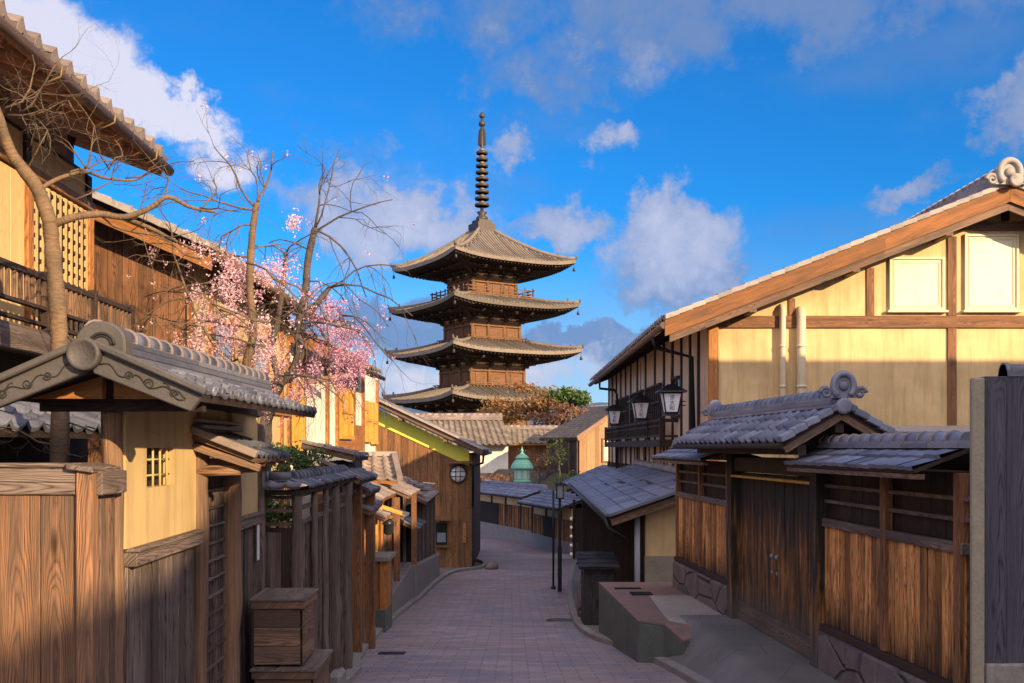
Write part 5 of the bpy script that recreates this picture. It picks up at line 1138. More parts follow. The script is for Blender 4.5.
# porch gable toward the lane
P0 = P(372, 497, 19.5)
for y, x_, mt in ((20.6, -2.44, 'wood_rust'), (23.6, -2.38, 'wood_rust'), (18.5, -2.62, 'wood_yellow')): wallbox(s2, 'porch_post', mt, x_, x_ + .12, y, y + .12, -2.75 if y > 19 else -1.9, -1.02)
mb = MB(); A, B = V((-2.9, 19.1, -.98)), V((-2.1, 19.1, -1.25)); mb.beam(A, B, .05, .07); mb.build('porch_beam', M['wood_yellow'], s2)
mb = MB(); A, B = V((-2.9, 19.1, -1.32)), V((-2.3, 19.1, -1.32)); mb.beam(A, B, .05, .06); mb.build('porch_beam', M['wood_orange'], s2)
lt_ = T('porch_lantern', 'small dark hanging lantern under the porch of the little shop', 'lantern', (-2.5, 20.2, -1.75))
mb = MB(); mb.lathe([(.06, 0), (.10, .04), (.10, .2), (.14, .22), (.03, .3)], (-2.5, 20.2, -1.75), 10); mb.build('body', M['glass_dark'], lt_); mb = MB(); mb.tube([(-2.5, 20.2, -1.45), (-2.5, 20.2, -1.05)], .008, 5); mb.build('hanger', M['iron'], lt_)
side_roof(s2, -2.3, 21.4, 22.6, -1.5, .5, .2, 'tile', name='small_roof')
for k, (y, z, mt) in enumerate(((19.9, -1.0, 'wood_yellow'), (20.9, -1.0, 'wood_orange'), (22.2, -1.0, 'wood_rust'), (25.2, -1.0, 'wood_grey'))): wallbox(s2, 'strut', mt, -2.75, -2.68, y, y + .07, -3.3, z)
# counter box
ct = T('counter', 'orange wooden counter with pale top in front of the little shop', 'counter', (-2.55, 19, g(19) + .1))
W1 = Wall((-2.80, 18.6), (-2.33, 18.6)); W2 = Wall((-2.33, 18.6), (-2.33, 19.4)); mb = MB(); W1.boards(mb, 0, W1.len, -3.0, -2.1, .15, -.02, .02, .02, .01); W2.boards(mb, 0, W2.len, -3.0, -2.1, .14, -.02, .02); mb.build('front_boards', M['wood_orange'], ct)
mb = MB(); mb.box(-2.81, -2.36, 18.63, 19.4, -3.05, -2.11); mb.build('carcass', M['wood_dark'], ct); wallbox(ct, 'top', 'stone_curb', -2.88, -2.27, 18.5, 19.5, -2.1, -2.02)
wallbox(ct, 'plinth', 'stone_green', -2.86, -2.34, 18.5, 19.5, -3.6, -3.0)
# stone steps / forecourt blocks
for lab, pts, h in (('sloping grey stone forecourt block before the little shop', [(-3.0, 19.6), (-2.52, 19.6), (-2.50, 25.4), (-3.0, 25.4)], (.35, 1.0)), ('stone block at the foot of the grey board booth', [(-3.0, 25.6), (-2.46, 25.6), (-2.28, 31.5), (-3.0, 31.5)], (.9, .75))):
    mb = MB(); q = [V((x, y, -5)) for x, y in pts]; zz = [g(pts[0][1]) + h[0], g(pts[1][1]) + h[0], g(pts[2][1]) + h[1], g(pts[3][1]) + h[1]]
    mb.hexa(q + [V((x, y, z)) for (x, y), z in zip(pts, zz)]); tag(mb.build('stone_block', M['stone_curb'], bevel=.02), lab, 'stone block')
# grey board booth
s3 = T('board_booth', 'narrow grey board booth with small tiled roof beside the brown house', 'booth', (-2.8, 28, g(28)))
S3 = Wall((-2.62, 26.2), (-2.46, 31.6)); SN = Wall((-3.6, 26.2), (-2.62, 26.2))
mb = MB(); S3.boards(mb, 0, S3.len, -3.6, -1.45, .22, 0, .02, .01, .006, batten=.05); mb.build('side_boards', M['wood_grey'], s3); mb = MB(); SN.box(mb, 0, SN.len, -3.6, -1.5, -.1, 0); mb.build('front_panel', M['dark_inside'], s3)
mb = MB(); S3.box(mb, 0, S3.len, -3.6, -1.5, -.15, 0); mb.build('wall', M['wood_dark'], s3)
side_roof(s3, -2.2, 25.8, 31.9, -1.42, 1.1, .5, 'tile_warm', .28, .26); side_roof(s3, -2.25, 24.2, 26.8, -1.98, .7, .3, 'tile', .26, .24, 'lower_roof')
mb = MB(); 
for k in range(26):
    a = random.uniform(0, 1); c = V((-3.3 + .9 * a, 26.4 + random.uniform(-.6, .6), -1.0 + random.uniform(-.15, .1))); ang = random.uniform(-.5, .5); mb.beam(c, c + V((.35 * cos(ang), .1, .12 * sin(ang))), .14, .04)
tag(mb.build('spare_tiles', M['tile'], bevel=.004), 'heap of loose grey roof tiles lying on top of the little roofs', 'roof tiles')

M['wood_gold2'] = wood('wood_gold2', (.55, .26, .10), (.08, .03, .014), (.07, .04, .025), .5, var=.5)
# ================================================================ low walled buildings on the bend
def low_building(name, label, p0, p1, zr, proj=.0, seedn=0, ht=.7):
    w = Wall(p0, p1); t = T(name, label, 'low building', w.pt(w.len / 2, 0, g(48)))
    mb = MB(); w.box(mb, 0, w.len, -4.8, -3.85, -.3, .12); mb.build('stone_base', M['stone_curb'], t)
    mb = MB(); w.boards(mb, 0, w.len, -3.85, zr - .62, .3, 0, .03, .015, .01, batten=.05); mb.build('boards', M['wood_gold2'], t)
    mb = MB(); w.box(mb, 0, w.len, zr - .62, zr - .12, -.1, .02); mb.build('plaster_band', M['plaster_right'], t)
    mb = MB(); w.box(mb, 0, w.len, -4.5, zr - .1, -1.6, -.11); mb.build('body', M['wood_dark'], t)
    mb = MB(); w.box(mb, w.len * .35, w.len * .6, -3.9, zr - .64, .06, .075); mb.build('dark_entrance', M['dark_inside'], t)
    k = 0
    while k < w.len: mb = MB(); w.box(mb, k, k + .14, -4.2, zr - .1, .0, .07); mb.build('post', M['wood_dark'], t); k += 1.9
    E0, E1, R1, R0 = w.pt(-.2, .7, zr - .12), w.pt(w.len + .2, .7, zr - .12), w.pt(w.len + .1, -.5, zr + .25), w.pt(-.1, -.5, zr + .25)
    F0, F1 = w.pt(-.2, -1.7, zr - .12), w.pt(w.len + .2, -1.7, zr - .12)
    mb = MB(); tiles(mb, E0, E1, R1, R0, .3, .3, .035, .03, 4); rf = mb.build('roof', M['slate'], t)
    mb = MB(); tiles(mb, F1, F0, R0, R1, .3, .3, .035, .03, 4); mb.build('tile_slope', M['slate'], rf)
    mb = MB(); deck(mb, E0, E1, R1, R0, .08, .01); deck(mb, F1, F0, R0, R1, .08, .01); mb.build('roof_deck', M['wood_dark'], rf)
    mb = MB(); ridge(mb, R0, R1, .26, .1, .09, .35, 2); mb.build('ridge', M['slate'], rf)
    return t
low_building('low_wall_building', 'long low board building with slate roof on the outside of the bend', (-3.2, 56.5), (1.05, 46.2), -2.15)
low_building('low_wall_building', 'short low building with orange boards at the right end of the bend', (.95, 45.6), (2.45, 40.7), -2.35)
low_building('low_wall_building', 'far low building mostly hidden behind the brown house', (-10, 62), (-3.4, 56.8), -2.3)
# garden bank behind
def bank(u, v):
    x = -14 + 26 * u; y0 = 56 - (x + 3) * 2.2 if x > -3 else 57 - (x + 3) * .8; y0 = max(y0, 43); y = y0 + 2.0 + v * 34
    return (x, y, -3.4 + 2.1 * min(1, v * 5) + .25 * mnoise.noise(V((x, y, 1)) * .8))
mb = MB(); mb.grid(bank, 60, 40); st('garden_bank', mb, M['earth'])
# green copper lantern
gl = T('copper_lantern', 'green copper garden lantern with tiered roof above the low roofs', 'lantern', (.5, 50, -2.4))
c = V((.5, 50, 0))
mb = MB(); mb.lathe([(.62, -2.9), (.62, -2.3), (.5, -2.2), (.5, -2.1)], c, 8); mb.build('pedestal', M['copper'], gl)
mb = MB(); mb.lathe([(.36, -2.1), (.38, -1.05)], c, 8, smooth=False); bd = mb.build('body', M['copper'], gl)
mb = MB()
for k in range(8):
    a = pi / 4 * k; mb.beam(c + V((cos(a) * .4, sin(a) * .4, -2.1)), c + V((cos(a) * .4, sin(a) * .4, -1.0)), .06, .06)
mb.lathe([(.44, -1.7), (.46, -1.66), (.44, -1.62)], c, 8); mb.build('ribs', M['copper'], bd)
for k in range(8):
    a = pi / 4 * (k + .5); n_ = V((cos(a), sin(a), 0)); s_ = V((-sin(a), cos(a), 0)); o = c + n_ * .352 + V((0, 0, -1.55))
    mb = MB(); mb.obox(o - s_ * .1, s_ * .2, n_ * .012, V((0, 0, .42))); mb.build('pane', M['lamp_glass'], bd)
mb = MB(); mb.lathe([(.4, -1.05), (.56, -1.03), (.57, -.97), (.50, -.80), (.36, -.62), (.27, -.56), (.33, -.52), (.34, -.49), (.24, -.38), (.10, -.28), (.05, -.20), (.08, -.12), (.03, -.04), (.01, .08)], c, 8, smooth=False); mb.build('roof', M['copper'], gl)
# white store, brown annexe, barn
h5 = T('white_storehouse', 'white plaster storehouse with brown tiled roof below the pagoda', 'storehouse', (-4, 62, -2))
mb = MB(); mb.box(-9, rx(508, 60), 60, 66, -1.55, .3); mb.build('wall', M['plaster_white'], h5); mb = MB(); mb.box(-9.05, rx(508.5, 60), 59.9, 66.05, -2.9, -1.5); mb.build('stone_base', M['stone_warm'], h5)
A, B, C, D = V((-9.4, 59.2, .15)), V((.05, 59.2, .2)), V((-.6, 62.8, 1.75)), V((-9.4, 62.8, 1.75))
mb = MB(); tiles(mb, A, B, C, D, .36, .34, .09, .03, 6); rf = mb.build('roof', M['tile_dusk'], h5); mb = MB(); deck(mb, A, B, C, D, .1, .02); deck(mb, (.0, 66.8, .15), (-9.4, 66.8, .15), D, C, .1, .02); mb.build('roof_deck', M['wood_dark'], rf)
mb = MB(); ridge(mb, D, C, .4, .3, .13, .4, 3); mb.build('ridge', M['tile_warm'], rf)
h6 = T('brown_annexe', 'low brown board annexe with tiled roof right of the white storehouse', 'outbuilding', (1.5, 64, -2))
mb = MB(); W6 = Wall((-.3, 63), (3.0, 63)); W6.boards(mb, 0, W6.len, -2.6, .4, .25, 0, .03, .01); mb.build('boards', M['wood_rust'], h6); mb = MB(); mb.box(-.3, 3, 63.01, 67, -2.6, .35); mb.build('wall', M['wood_dark'], h6)
A, B, C, D = V((-.7, 62.3, .28)), V((3.2, 62.3, .3)), V((3.0, 65, 1.25)), V((-.7, 65, 1.25))
mb = MB(); tiles(mb, A, B, C, D, .34, .34, .07, .03, 5); rf = mb.build('roof', M['tile_dusk'], h6); mb = MB(); deck(mb, A, B, C, D, .1, .02); mb.build('roof_deck', M['wood_orange'], rf); mb = MB(); ridge(mb, D, C, .3, .12, .1, .4, 2); mb.build('ridge', M['tile_warm'], rf)
h7 = T('barn_house', 'brown board house with grey tiled roof and small lit window in the middle distance', 'house', (4.5, 54, -2))
W7 = Wall(P(579, 0, 50).xy, P(640, 0, 52).xy); rk7 = lambda s: .45 + s * .62 if s < 3.0 else .45 + 3 * .62 - (s - 3) * .62
mb = MB(); W7.boards(mb, 0, W7.len, -3.2, lambda s: rk7(s) - .05, .24, 0, .03, .008, .004); mb.build('gable_boards', wood('wood_tan', (.42, .25, .13), (.15, .08, .04), rough=.7), h7)
S7 = Wall(P(548, 0, 56.5).xy, P(578.5, 0, 50.05).xy); mb = MB(); S7.box(mb, 0, S7.len, -3.2, .45, -.2, 0); mb.build('side_wall', M['wood_dark'], h7)
for s_ in (.2, 2.6, 4.9, S7.len - .15): mb = MB(); S7.box(mb, s_ - .12, s_ + .12, -3.2, .45, 0, .06); mb.build('post', M['wood_rust'], h7)
mb = MB(); S7.box(mb, .2, S7.len, -3.2, -1.6, .0, .05); mb.build('lower_panel', M['plaster_gate'], h7)
A, B, C, D = P(539, 438.5, 57.2), P(577, 438, 49.5), P(619, 409, 51.6), P(592, 410.5, 60)
mb = MB(); tiles(mb, A, B, C, D, .32, .32, .06, .03, 5); rf = mb.build('roof', M['tile_dusk'], h7); mb = MB(); deck(mb, A, B, C, D, .12, .02)
mb.build('roof_deck', M['wood_dark'], rf); mb = MB(); C2 = C + (C - B).cross(V((0, 0, 1))) * 0; E_ = C + V(((C - B).x, (C - B).y, -(C - B).z)); F_ = D + V(((D - A).x, (D - A).y, -(D - A).z)); deck(mb, E_, F_, D, C, .12, .02); mb.build('rear_slope', M['tile_dusk'], rf)
mb = MB(); mb.beam(B + V((0, -.05, -.03)), C + V((0, -.05, -.03)), .08, .24); mb.build('bargeboard', M['wood_log'], rf)
mb = MB(); ridge(mb, D, C, .3, .14, .1, .4, 2); mb.build('ridge', M['tile_warm'], rf)
a = W7.s_at(601); b_ = W7.s_at(612); mb = MB(); W7.box(mb, a, b_, -.75, .5, .03, .09); w = mb.build('window', M['wood_rust'], h7); mb = MB(); W7.box(mb, a + .1, b_ - .1, -.65, .4, .091, .10); mb.build('pane', M['window_frame'], w)
# dark timber house on the right of the lane beyond the wing
h8 = T('timber_house', 'narrow dark timber house beyond the slate-roofed wing', 'house', (3, 35, g(35)))
W8 = Wall((2.75, 39), (2.55, 31)); mb = MB(); W8.boards(mb, 0, W8.len, -4.3, -1.2, .2, 0, .02, .01); W8.box(mb, 0, W8.len, -4.3, -1.2, -.15, 0); mb.build('board_wall', M['wood_dark'], h8)
mb = MB(); mb.box(2.56, 5, 30.9, 31.05, -4.3, -1.0); mb.build('end_wall', M['wood_dark'], h8); mb = MB(); W8.box(mb, 3.2, 4.6, -3.0, -1.7, .03, .08); mb.build('panel', M['wood_orange'], h8)
rfm = side_roof(h8, 2.15, 30.8, 39.4, -1.35, -1.6, .7, 'slate', .34, .34, flatp=True)

# ================================================================ the pagoda
pg = T('pagoda', 'five-storey dark timber pagoda with tiled upturned roofs and tall ringed spire', 'pagoda', (rx(482, 95), 95, -5.2), rotz=R(32))
Z0 = -5.2
def L_(x, y, z): return V((x, y, z - Z0))
AX = [(V((1, 0, 0)), V((0, -1, 0))), (V((0, 1, 0)), V((1, 0, 0))), (V((-1, 0, 0)), V((0, 1, 0))), (V((0, -1, 0)), V((-1, 0, 0)))]   # (along, outward)
def pp(i, u, o, z): a, n = AX[i]; q = a * u + n * o; return V((q.x, q.y, z - Z0))
levels = [(6.37, 17.0, 2.30, None), (6.6, 12.95, 2.55, 2.7), (6.8, 8.75, 2.85, 3.0), (7.0, 4.45, 3.1, 3.3), (7.2, .2, 3.3, 3.5)]
for li, (A_, ze, bh, rin) in enumerate(levels):
    top = li == 0; inner = .55 if top else levels[li - 1][2] + .55; rise = 3.75 if top else 1.15; lift = .5
    nr = 40
    def sh(i, u, t, ripple=0):
        o = A_ + (inner - A_) * t; uu = u * o; cu = abs(u) ** 3.2 * (1 - t) ** 2 * lift
        rz_ = rise * (t ** 1.35 if top else t ** 1.15)
        return pp(i, uu * (1 + .0 * t), o, ze + cu + rz_ + ripple)
    roof = None
    for i in range(4):
        mb = MB(); nv = 12
        mb.grid(lambda u, v: sh(i, 2 * u - 1, v), 28, nv, flip=False)
        # cover-tile rolls running up the slope
        for k in range(nr):
            x0 = -A_ + 2 * A_ * (k + .5) / nr; pts = []
            for v in range(nv + 1):
                t = v / nv; o = A_ + (inner - A_) * t
                if abs(x0) > o: break
                pts.append(sh(i, x0 / o, t, .03))
            if len(pts) > 1: mb.tube(pts, .085, 5)
        # eave fascia
        mb.grid(lambda u, v: sh(i, 2 * u - 1, 0) + V((0, 0, -.30 * v)), 28, 1, smooth=False, flip=True)
        r_ = mb.build('roof' if i == 0 else 'roof_slope', M['tile_pagoda'], pg, local=True) if roof is None else mb.build('roof_slope', M['tile_pagoda'], roof, local=True)
        roof = roof or r_
        mb = MB(); mb.grid(lambda u, v: sh(i, (2 * u - 1), 0) * 1 + (pp(i, (2 * u - 1) * (bh - A_) * v, (bh - A_) * v, Z0) ) + V((0, 0, -.32 - .2 * v - abs(2 * u - 1) ** 3.2 * lift * v)), 20, 6, flip=True); mb.build('soffit', M['wood_dark'], roof, local=True)  # darker wood on soffit and brackets paints in the shade under the eaves
        for tier, (ro, rl, dz) in enumerate(((A_ - .15, 2.0, -.40), (A_ - 1.4, 2.0, -.66))):
            mb = MB(); n = 34 - tier * 8
            for k in range(n):
                u = -1 + 2 * (k + .5) / n; x = u * ro; cu = abs(u) ** 3.2 * lift * (1 - tier * .5)
                p0 = pp(i, x, ro, ze + cu + dz); p1 = pp(i, x, max(ro - rl, bh), ze + cu * .3 + dz - .05)
                mb.beam(p0, p1, .1, .12)
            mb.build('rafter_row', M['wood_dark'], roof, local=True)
        # hip ridge with end ornament
        mb = MB(); pts = [sh(i, 1, t / 10, .1) for t in range(11)]; mb.tube(pts, [.17] * 11, 7); e = pts[0]
        mb.tube([e, e + (pts[0] - pts[1]).normalized() * .15 + V((0, 0, .35))], [.16, .05], 6); mb.tube([pts[2], pts[2] + V((0, 0, .38))], [.15, .06], 6); mb.build('hip_ridge', M['tile_pagoda'], roof, local=True)
        mb = MB(); c_ = sh(i, 1, .02) + V((0, 0, -.75)); mb.tube([c_ + V((0, 0, .45)), c_], .02, 4); mb.lathe([(.06, 0), (.10, -.05), (.14, -.32)], c_, 8); mb.build('wind_bell', M['bronze'], roof, local=True)
    zt = ze - .15; zb = (levels[li + 1][1] + 1.12) if li < 4 else Z0
    # body
    mb = MB(); mb.prism([L_(-bh, -bh, zb - .3), L_(bh, -bh, zb - .3), L_(bh, bh, zb - .3), L_(-bh, bh, zb - .3)], (0, 0, zt - zb + .3)); bd = mb.build('body', M['wood_pagoda'], pg, local=True)
    for i in range(4):
        for k in range(4):
            x = -bh + 2 * bh * k / 3; mb = MB(); mb.tube([pp(i, x, bh + .04, zb - .2), pp(i, x, bh + .04, zt - 1.1)], .17, 8); mb.build('column', M['wood_pagoda'], bd, local=True) if k < 3 else None
        # beams + panels
        mb = MB()
        for zz, h in ((zb + .12, .14), (zt - 1.15, .2), (zt - 1.55, .12)):
            mb.obox(pp(i, -bh - .1, bh + .02, zz), AX[i][0] * (2 * bh + .2), AX[i][1] * .2, V((0, 0, h)))
        mb.build('tie_beams', M['wood_pagoda'], bd, local=True)
        mb = MB(); mb.obox(pp(i, -bh * .3, bh + .01, zb + .28), AX[i][0] * bh * .6, AX[i][1] * .06, V((0, 0, max(.3, zt - 1.6 - zb - .3)))); mb.build('door', M['wood_rust'], bd, local=True)
        for sg in (-1, 1):
            mb = MB(); mb.obox(pp(i, sg * bh * .66 - .5, bh + .01, zb + .35), AX[i][0] * 1.0, AX[i][1] * .05, V((0, 0, max(.25, zt - 1.7 - zb - .35)))); mb.build('shutter', M['wood_rust'], bd, local=True)
        # bracket clusters: three steps outward
        for k in range(4):
            x = -bh + 2 * bh * k / 3; mb = MB()
            for stp in range(3):
                o = bh + .1 + stp * .75; z = zt - 1.0 + stp * .30; w_ = .9 + stp * .15
                mb.obox(pp(i, x - w_ / 2, o, z), AX[i][0] * w_, AX[i][1] * .22, V((0, 0, .18)))
                mb.obox(pp(i, x - .12, bh, z - .12), AX[i][0] * .24, AX[i][1] * (.55 + stp * .75), V((0, 0, .18)))
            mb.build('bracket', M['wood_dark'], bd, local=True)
            mb = MB(); mb.obox(pp(i, x - .10, bh + 1.95, zt - .52), AX[i][0] * .2, AX[i][1] * .45, V((0, 0, .2))); mb.build('beam_end', M['plaster_pink'], bd, local=True)
        mb = MB(); mb.obox(pp(i, -bh, bh + .16, zt - .90), AX[i][0] * 2 * bh, AX[i][1] * .04, V((0, 0, .16)))
        for k in range(9):
            x = -bh + 2 * bh * (k + .5) / 9; mb.obox(pp(i, x - .11, bh + .15, zt - .92), AX[i][0] * .22, AX[i][1] * .15, V((0, 0, .16)))
        mb.build('block_row', M['wood_cream'], bd, local=True)
        # diagonal corner bracket
        a, n = AX[i]; dg = (a + n).normalized(); q = pp(i, bh, bh, zt - .9); mb = MB(); mb.beam(q, q + dg * 2.6 + V((0, 0, .55)), .3, .3); mb.build('corner_arm', M['wood_dark'], bd, local=True)
    if li < 4:
        rr0 = bh + 1.2; mb = MB()
        if li > 0: rr0 = bh + .45
        for i in range(4):
            for zz, ex_ in ((.62 if li == 0 else .35, .25), (.32 if li == 0 else .2, 0), (.05, 0)):
                mb.obox(pp(i, -rr0 - ex_, rr0 - .04, zb + zz), AX[i][0] * (2 * rr0 + 2 * ex_), AX[i][1] * .08, V((0, 0, .08)))
            for k in range(9): x = -rr0 + 2 * rr0 * k / 8; mb.obox(pp(i, x - .05, rr0 - .05, zb - .1), AX[i][0] * .1, AX[i][1] * .1, V((0, 0, .95 if li == 0 else .5)))
        mb.build('balcony_rail', M['wood_pagoda'], bd, local=True)
        mb = MB(); mb.prism([L_(-rr0, -rr0, zb - .12), L_(rr0, -rr0, zb - .12), L_(rr0, rr0, zb - .12), L_(-rr0, rr0, zb - .12)], (0, 0, .1)); mb.build('balcony_floor', M['wood_pagoda'], bd, local=True)
# spire
sp = None
mb = MB(); zz = 20.6
mb.prism([L_(-.95, -.95, zz - .2), L_(.95, -.95, zz - .2), L_(.95, .95, zz - .2), L_(-.95, .95, zz - .2)], (0, 0, .85)); mb.prism([L_(-.7, -.7, zz + .65), L_(.7, -.7, zz + .65), L_(.7, .7, zz + .65), L_(-.7, .7, zz + .65)], (0, 0, .35))
mb.lathe([(.6, zz + 1.0), (.55, zz + 1.3), (.3, zz + 1.5), (.5, zz + 1.8), (.16, zz + 1.9), (.14, zz + 8), (.09, zz + 11.3)], V((0, 0, -Z0)), 16)
sp = mb.build('spire', M['bronze'], pg, local=True)
for k in range(9):
    z = zz + 2.45 + k * .62; r = .70 - .018 * k; mb = MB(); mb.lathe([(r - .1, z - .13), (r, z - .1), (r, z + .1), (r - .1, z + .13), (.12, z + .06), (.12, z - .06), (r - .1, z - .13)], V((0, 0, -Z0)), 20); mb.build('spire_ring', M['bronze'], sp, local=True)
    mb = MB(); mb.lathe([(.2, z + .18), (.28, z + .3), (.2, z + .42)], V((0, 0, -Z0)), 10); mb.build('collar', M['gold_worn'], sp, local=True)
mb = MB()
for k in range(4): a = pi / 2 * k + pi / 4; n_ = V((cos(a), sin(a), 0)); mb.prism([V((0, 0, zz + 7.9 - Z0)), n_ * .42 + V((0, 0, zz + 8.2 - Z0)), n_ * .34 + V((0, 0, zz + 9.5 - Z0)), n_ * .1 + V((0, 0, zz + 9.9 - Z0)), V((0, 0, zz + 9.9 - Z0))], n_.cross(V((0, 0, 1))) * .04)
mb.build('flame_finial', M['bronze'], sp, local=True)
for z, r in ((zz + 10.2, .34), (zz + 10.95, .28)): mb = MB(); mb.lathe([(.02, z - r), (r * .8, z - r * .6), (r, z), (r * .75, z + r * .6), (.04, z + r * 1.3)], V((0, 0, -Z0)), 14); mb.build('jewel', M['bronze'], sp, local=True)
# ================================================================ planting
def tree_crown(name, label, c, r, n, size, leaf_m, ground_z, group=None, clumps=14, trunk=.16, mt='bark_grey', cat='tree'):
    c = V(c); t = T(name, label, cat, (c.x, c.y, ground_z), group)
    mb = MB(); mb.tube([V((c.x, c.y, ground_z)), V((c.x + .1, c.y, (ground_z + c.z) / 2)), c + V((0, 0, -r[2] * .1))], [trunk, trunk * .8, trunk * .4], 8)
    for k in range(9):
        a = random.random() * 6.28; e = c + V((cos(a) * r[0] * .75, sin(a) * r[1] * .75, random.uniform(-.3, .8) * r[2])); s_ = V((c.x, c.y, c.z - r[2] * .6))
        mb.tube([s_, (s_ + e) / 2 + V((0, 0, .1 * r[2])), e], [trunk * .4, trunk * .22, trunk * .08], 5)
    mb.build('trunk', M[mt], t)
    mb = MB(); crown(mb, c, r, n, size, clumps); mb.build('crown', M[leaf_m], t); return t
tg = 'trees and shrubs below the pagoda'
tree_crown('autumn_tree', 'rust-orange tree crown in front of the pagoda foot', P(534, 405, 78), (3.9, 2.6, 1.6), 5000, .26, 'leaf_autumn', -2, tg, 22)
tree_crown('autumn_tree', 'lower russet shrub right of the orange tree', P(566, 417, 76), (3.3, 2.4, 1.0), 3600, .24, 'leaf_rust', -2, tg, 16)
tree_crown('autumn_tree', 'small orange-brown shrub at the left under the pagoda eaves', P(497, 417, 80), (1.9, 1.6, 1.1), 1700, .24, 'leaf_autumn', -2, tg, 10)
tree_crown('green_tree', 'bright green round tree crown right of the pagoda foot', P(570, 397, 72), (1.5, 1.4, .75), 2600, .24, 'leaf_green', -2, tg, 12)
tree_crown('shrub', 'olive leafy shrub in front of the middle-distance brown house', P(558, 452, 51), (.9, .7, 1.1), 420, .10, 'leaf_olive', -2.3, tg, 16, .05, cat='shrub')
tree_crown('shrub', 'reddish bare shrub by the green lantern', P(538, 463, 53), (1.1, .9, .8), 900, .10, 'leaf_rust', -2.3, tg, 16, .05, cat='shrub')
tree_crown('shrub', 'brown clipped shrub left of the green lantern', P(494, 480, 54), (1.4, 1.0, .45), 1500, .11, 'leaf_rust', -2.5, tg, 16, .05, cat='shrub')
tree_crown('shrub', 'low olive shrub right of the green lantern', P(566, 480, 47), (.9, .9, .5), 900, .10, 'leaf_olive', -2.8, tg, 12, .05, cat='shrub')
# clipped evergreen bushes behind the left picket fence
for lab, c, r in (('dark green bush rising behind the left picket fence', (-2.75, 10.3, -.12), (.42, .6, .30)), ('second smaller green bush farther along behind the left picket fence', (-2.65, 11.9, -.16), (.38, .6, .28)), ('low green bush seen through the rails of the picket fence', (-2.45, 9.6, -.62), (.3, .4, .28))):
    tree_crown('green_bush', lab, c, r, 1900, .05, 'leaf_green', g(c[1]), 'evergreen bushes behind the left picket fence', 14, .025, cat='bush')
# unseen tree added behind the camera to dapple the front fence
tree_crown('dapple_tree', 'unseen leafy tree added behind the camera to cast dappled shade', (3.7, -2.1, 1.35), (.8, .7, .6), 900, .09, 'leaf_olive', g(-2), None, 12, .07)
# ---- bare garden tree in front of the left house
bt = T('bare_tree', 'leafless knotted garden tree with pale bark before the balcony house', 'tree', (-2.85, 6.35, g(6.3)))
Yt = 6.35
def Q(px, py, Y): return P(px, py, Y)
mb = MB(); tips = []
def limb(mb, pts, r0, r1, n=10, kn=.06):
    pp_ = cr_spline(pts, 6); m = len(pp_); mb.tube(pp_, [(r0 + (r1 - r0) * i / (m - 1)) * random.uniform(1 - kn, 1 + kn) for i in range(m)], n)
limb(mb, [Q(62, 640, Yt), Q(58, 540, Yt), Q(60, 440, Yt), Q(60, 360, Yt), Q(57, 300, Yt), Q(52, 245, Yt), Q(50, 222, Yt)], .062, .045, 14)
limb(mb, [Q(51, 225, Yt), Q(38, 190, Yt), Q(22, 168, Yt - .05), Q(10, 150, Yt - .1), Q(-4, 110, Yt - .15), Q(-20, 60, Yt - .2)], .046, .026, 12)
mb.build('trunk', M['bark_warm'], bt)
mb = MB()
limb(mb, [Q(55, 224, Yt), Q(75, 217, Yt), Q(100, 214, Yt + .1), Q(125, 217, Yt + .15), Q(150, 208, Yt + .2), Q(168, 197, Yt + .2), Q(190, 207, Yt + .3), Q(215, 212, Yt + .4)], .026, .010)
limb(mb, [Q(120, 216, Yt + .15), Q(150, 228, Yt + .3), Q(170, 238, Yt + .4), Q(195, 250, Yt + .6)], .017, .006)
limb(mb, [Q(38, 190, Yt), Q(60, 178, Yt + .1), Q(85, 172, Yt + .2), Q(105, 178, Yt + .2), Q(135, 180, Yt + .3), Q(150, 170, Yt + .3)], .015, .005)
limb(mb, [Q(28, 168, Yt), Q(40, 145, Yt - .1), Q(48, 130, Yt - .1)], .006, .003)
mb.build('limb', M['bark_warm'], bt)
mb = MB()
for (px, py), d, l, r, dep in (((18, 118), (.5, 0, .25), .5, .007, 3), ((5, 108), (.9, .1, .2), .55, .007, 3), ((30, 130), (.6, 0, .1), .4, .006, 2), ((82, 172), (.3, 0, .6), .3, .007, 3), ((86, 168), (-.3, 0, .5), .25, .006, 2),
                               ((110, 170), (.2, 0, .8), .5, .006, 2), ((75, 200), (.7, 0, -.3), .5, .006, 3), ((100, 215), (.3, .1, -.9), .7, .007, 3), ((62, 330), (.4, 0, -.3), .5, .006, 3), ((57, 300), (-.6, 0, -.3), .4, .006, 3), ((66, 365), (.5, -.05, .2), .4, .005, 2),
                               ((165, 198), (.2, .2, .8), .5, .006, 3), ((200, 208), (.6, .3, -.3), .5, .006, 3), ((140, 210), (.1, .2, .9), .45, .005, 2), ((60, 420), (.8, 0, -.4), .6, .007, 3), ((58, 445), (-.7, 0, .1), .6, .007, 3), ((64, 455), (.9, -.1, -.1), .45, .006, 3), ((22, 112), (.8, 0, .1), .45, .008, 4), ((8, 115), (.7, .1, .3), .5, .008, 4), ((110, 165), (.3, .1, .5), .3, .007, 4), ((125, 178), (.6, .1, .1), .5, .006, 3), ((70, 172), (.5, .1, .1), .3, .007, 4)):
    twigs(mb, Q(px, py, Yt + (.0 if px < 90 else .2)), d, l, r, dep, tips, .75, .0, 5, .3, 3)
mb.build('twigs', M['twig'], bt)
mb = MB()
for q in tips[::40]: leaf(mb, V(q), .02)

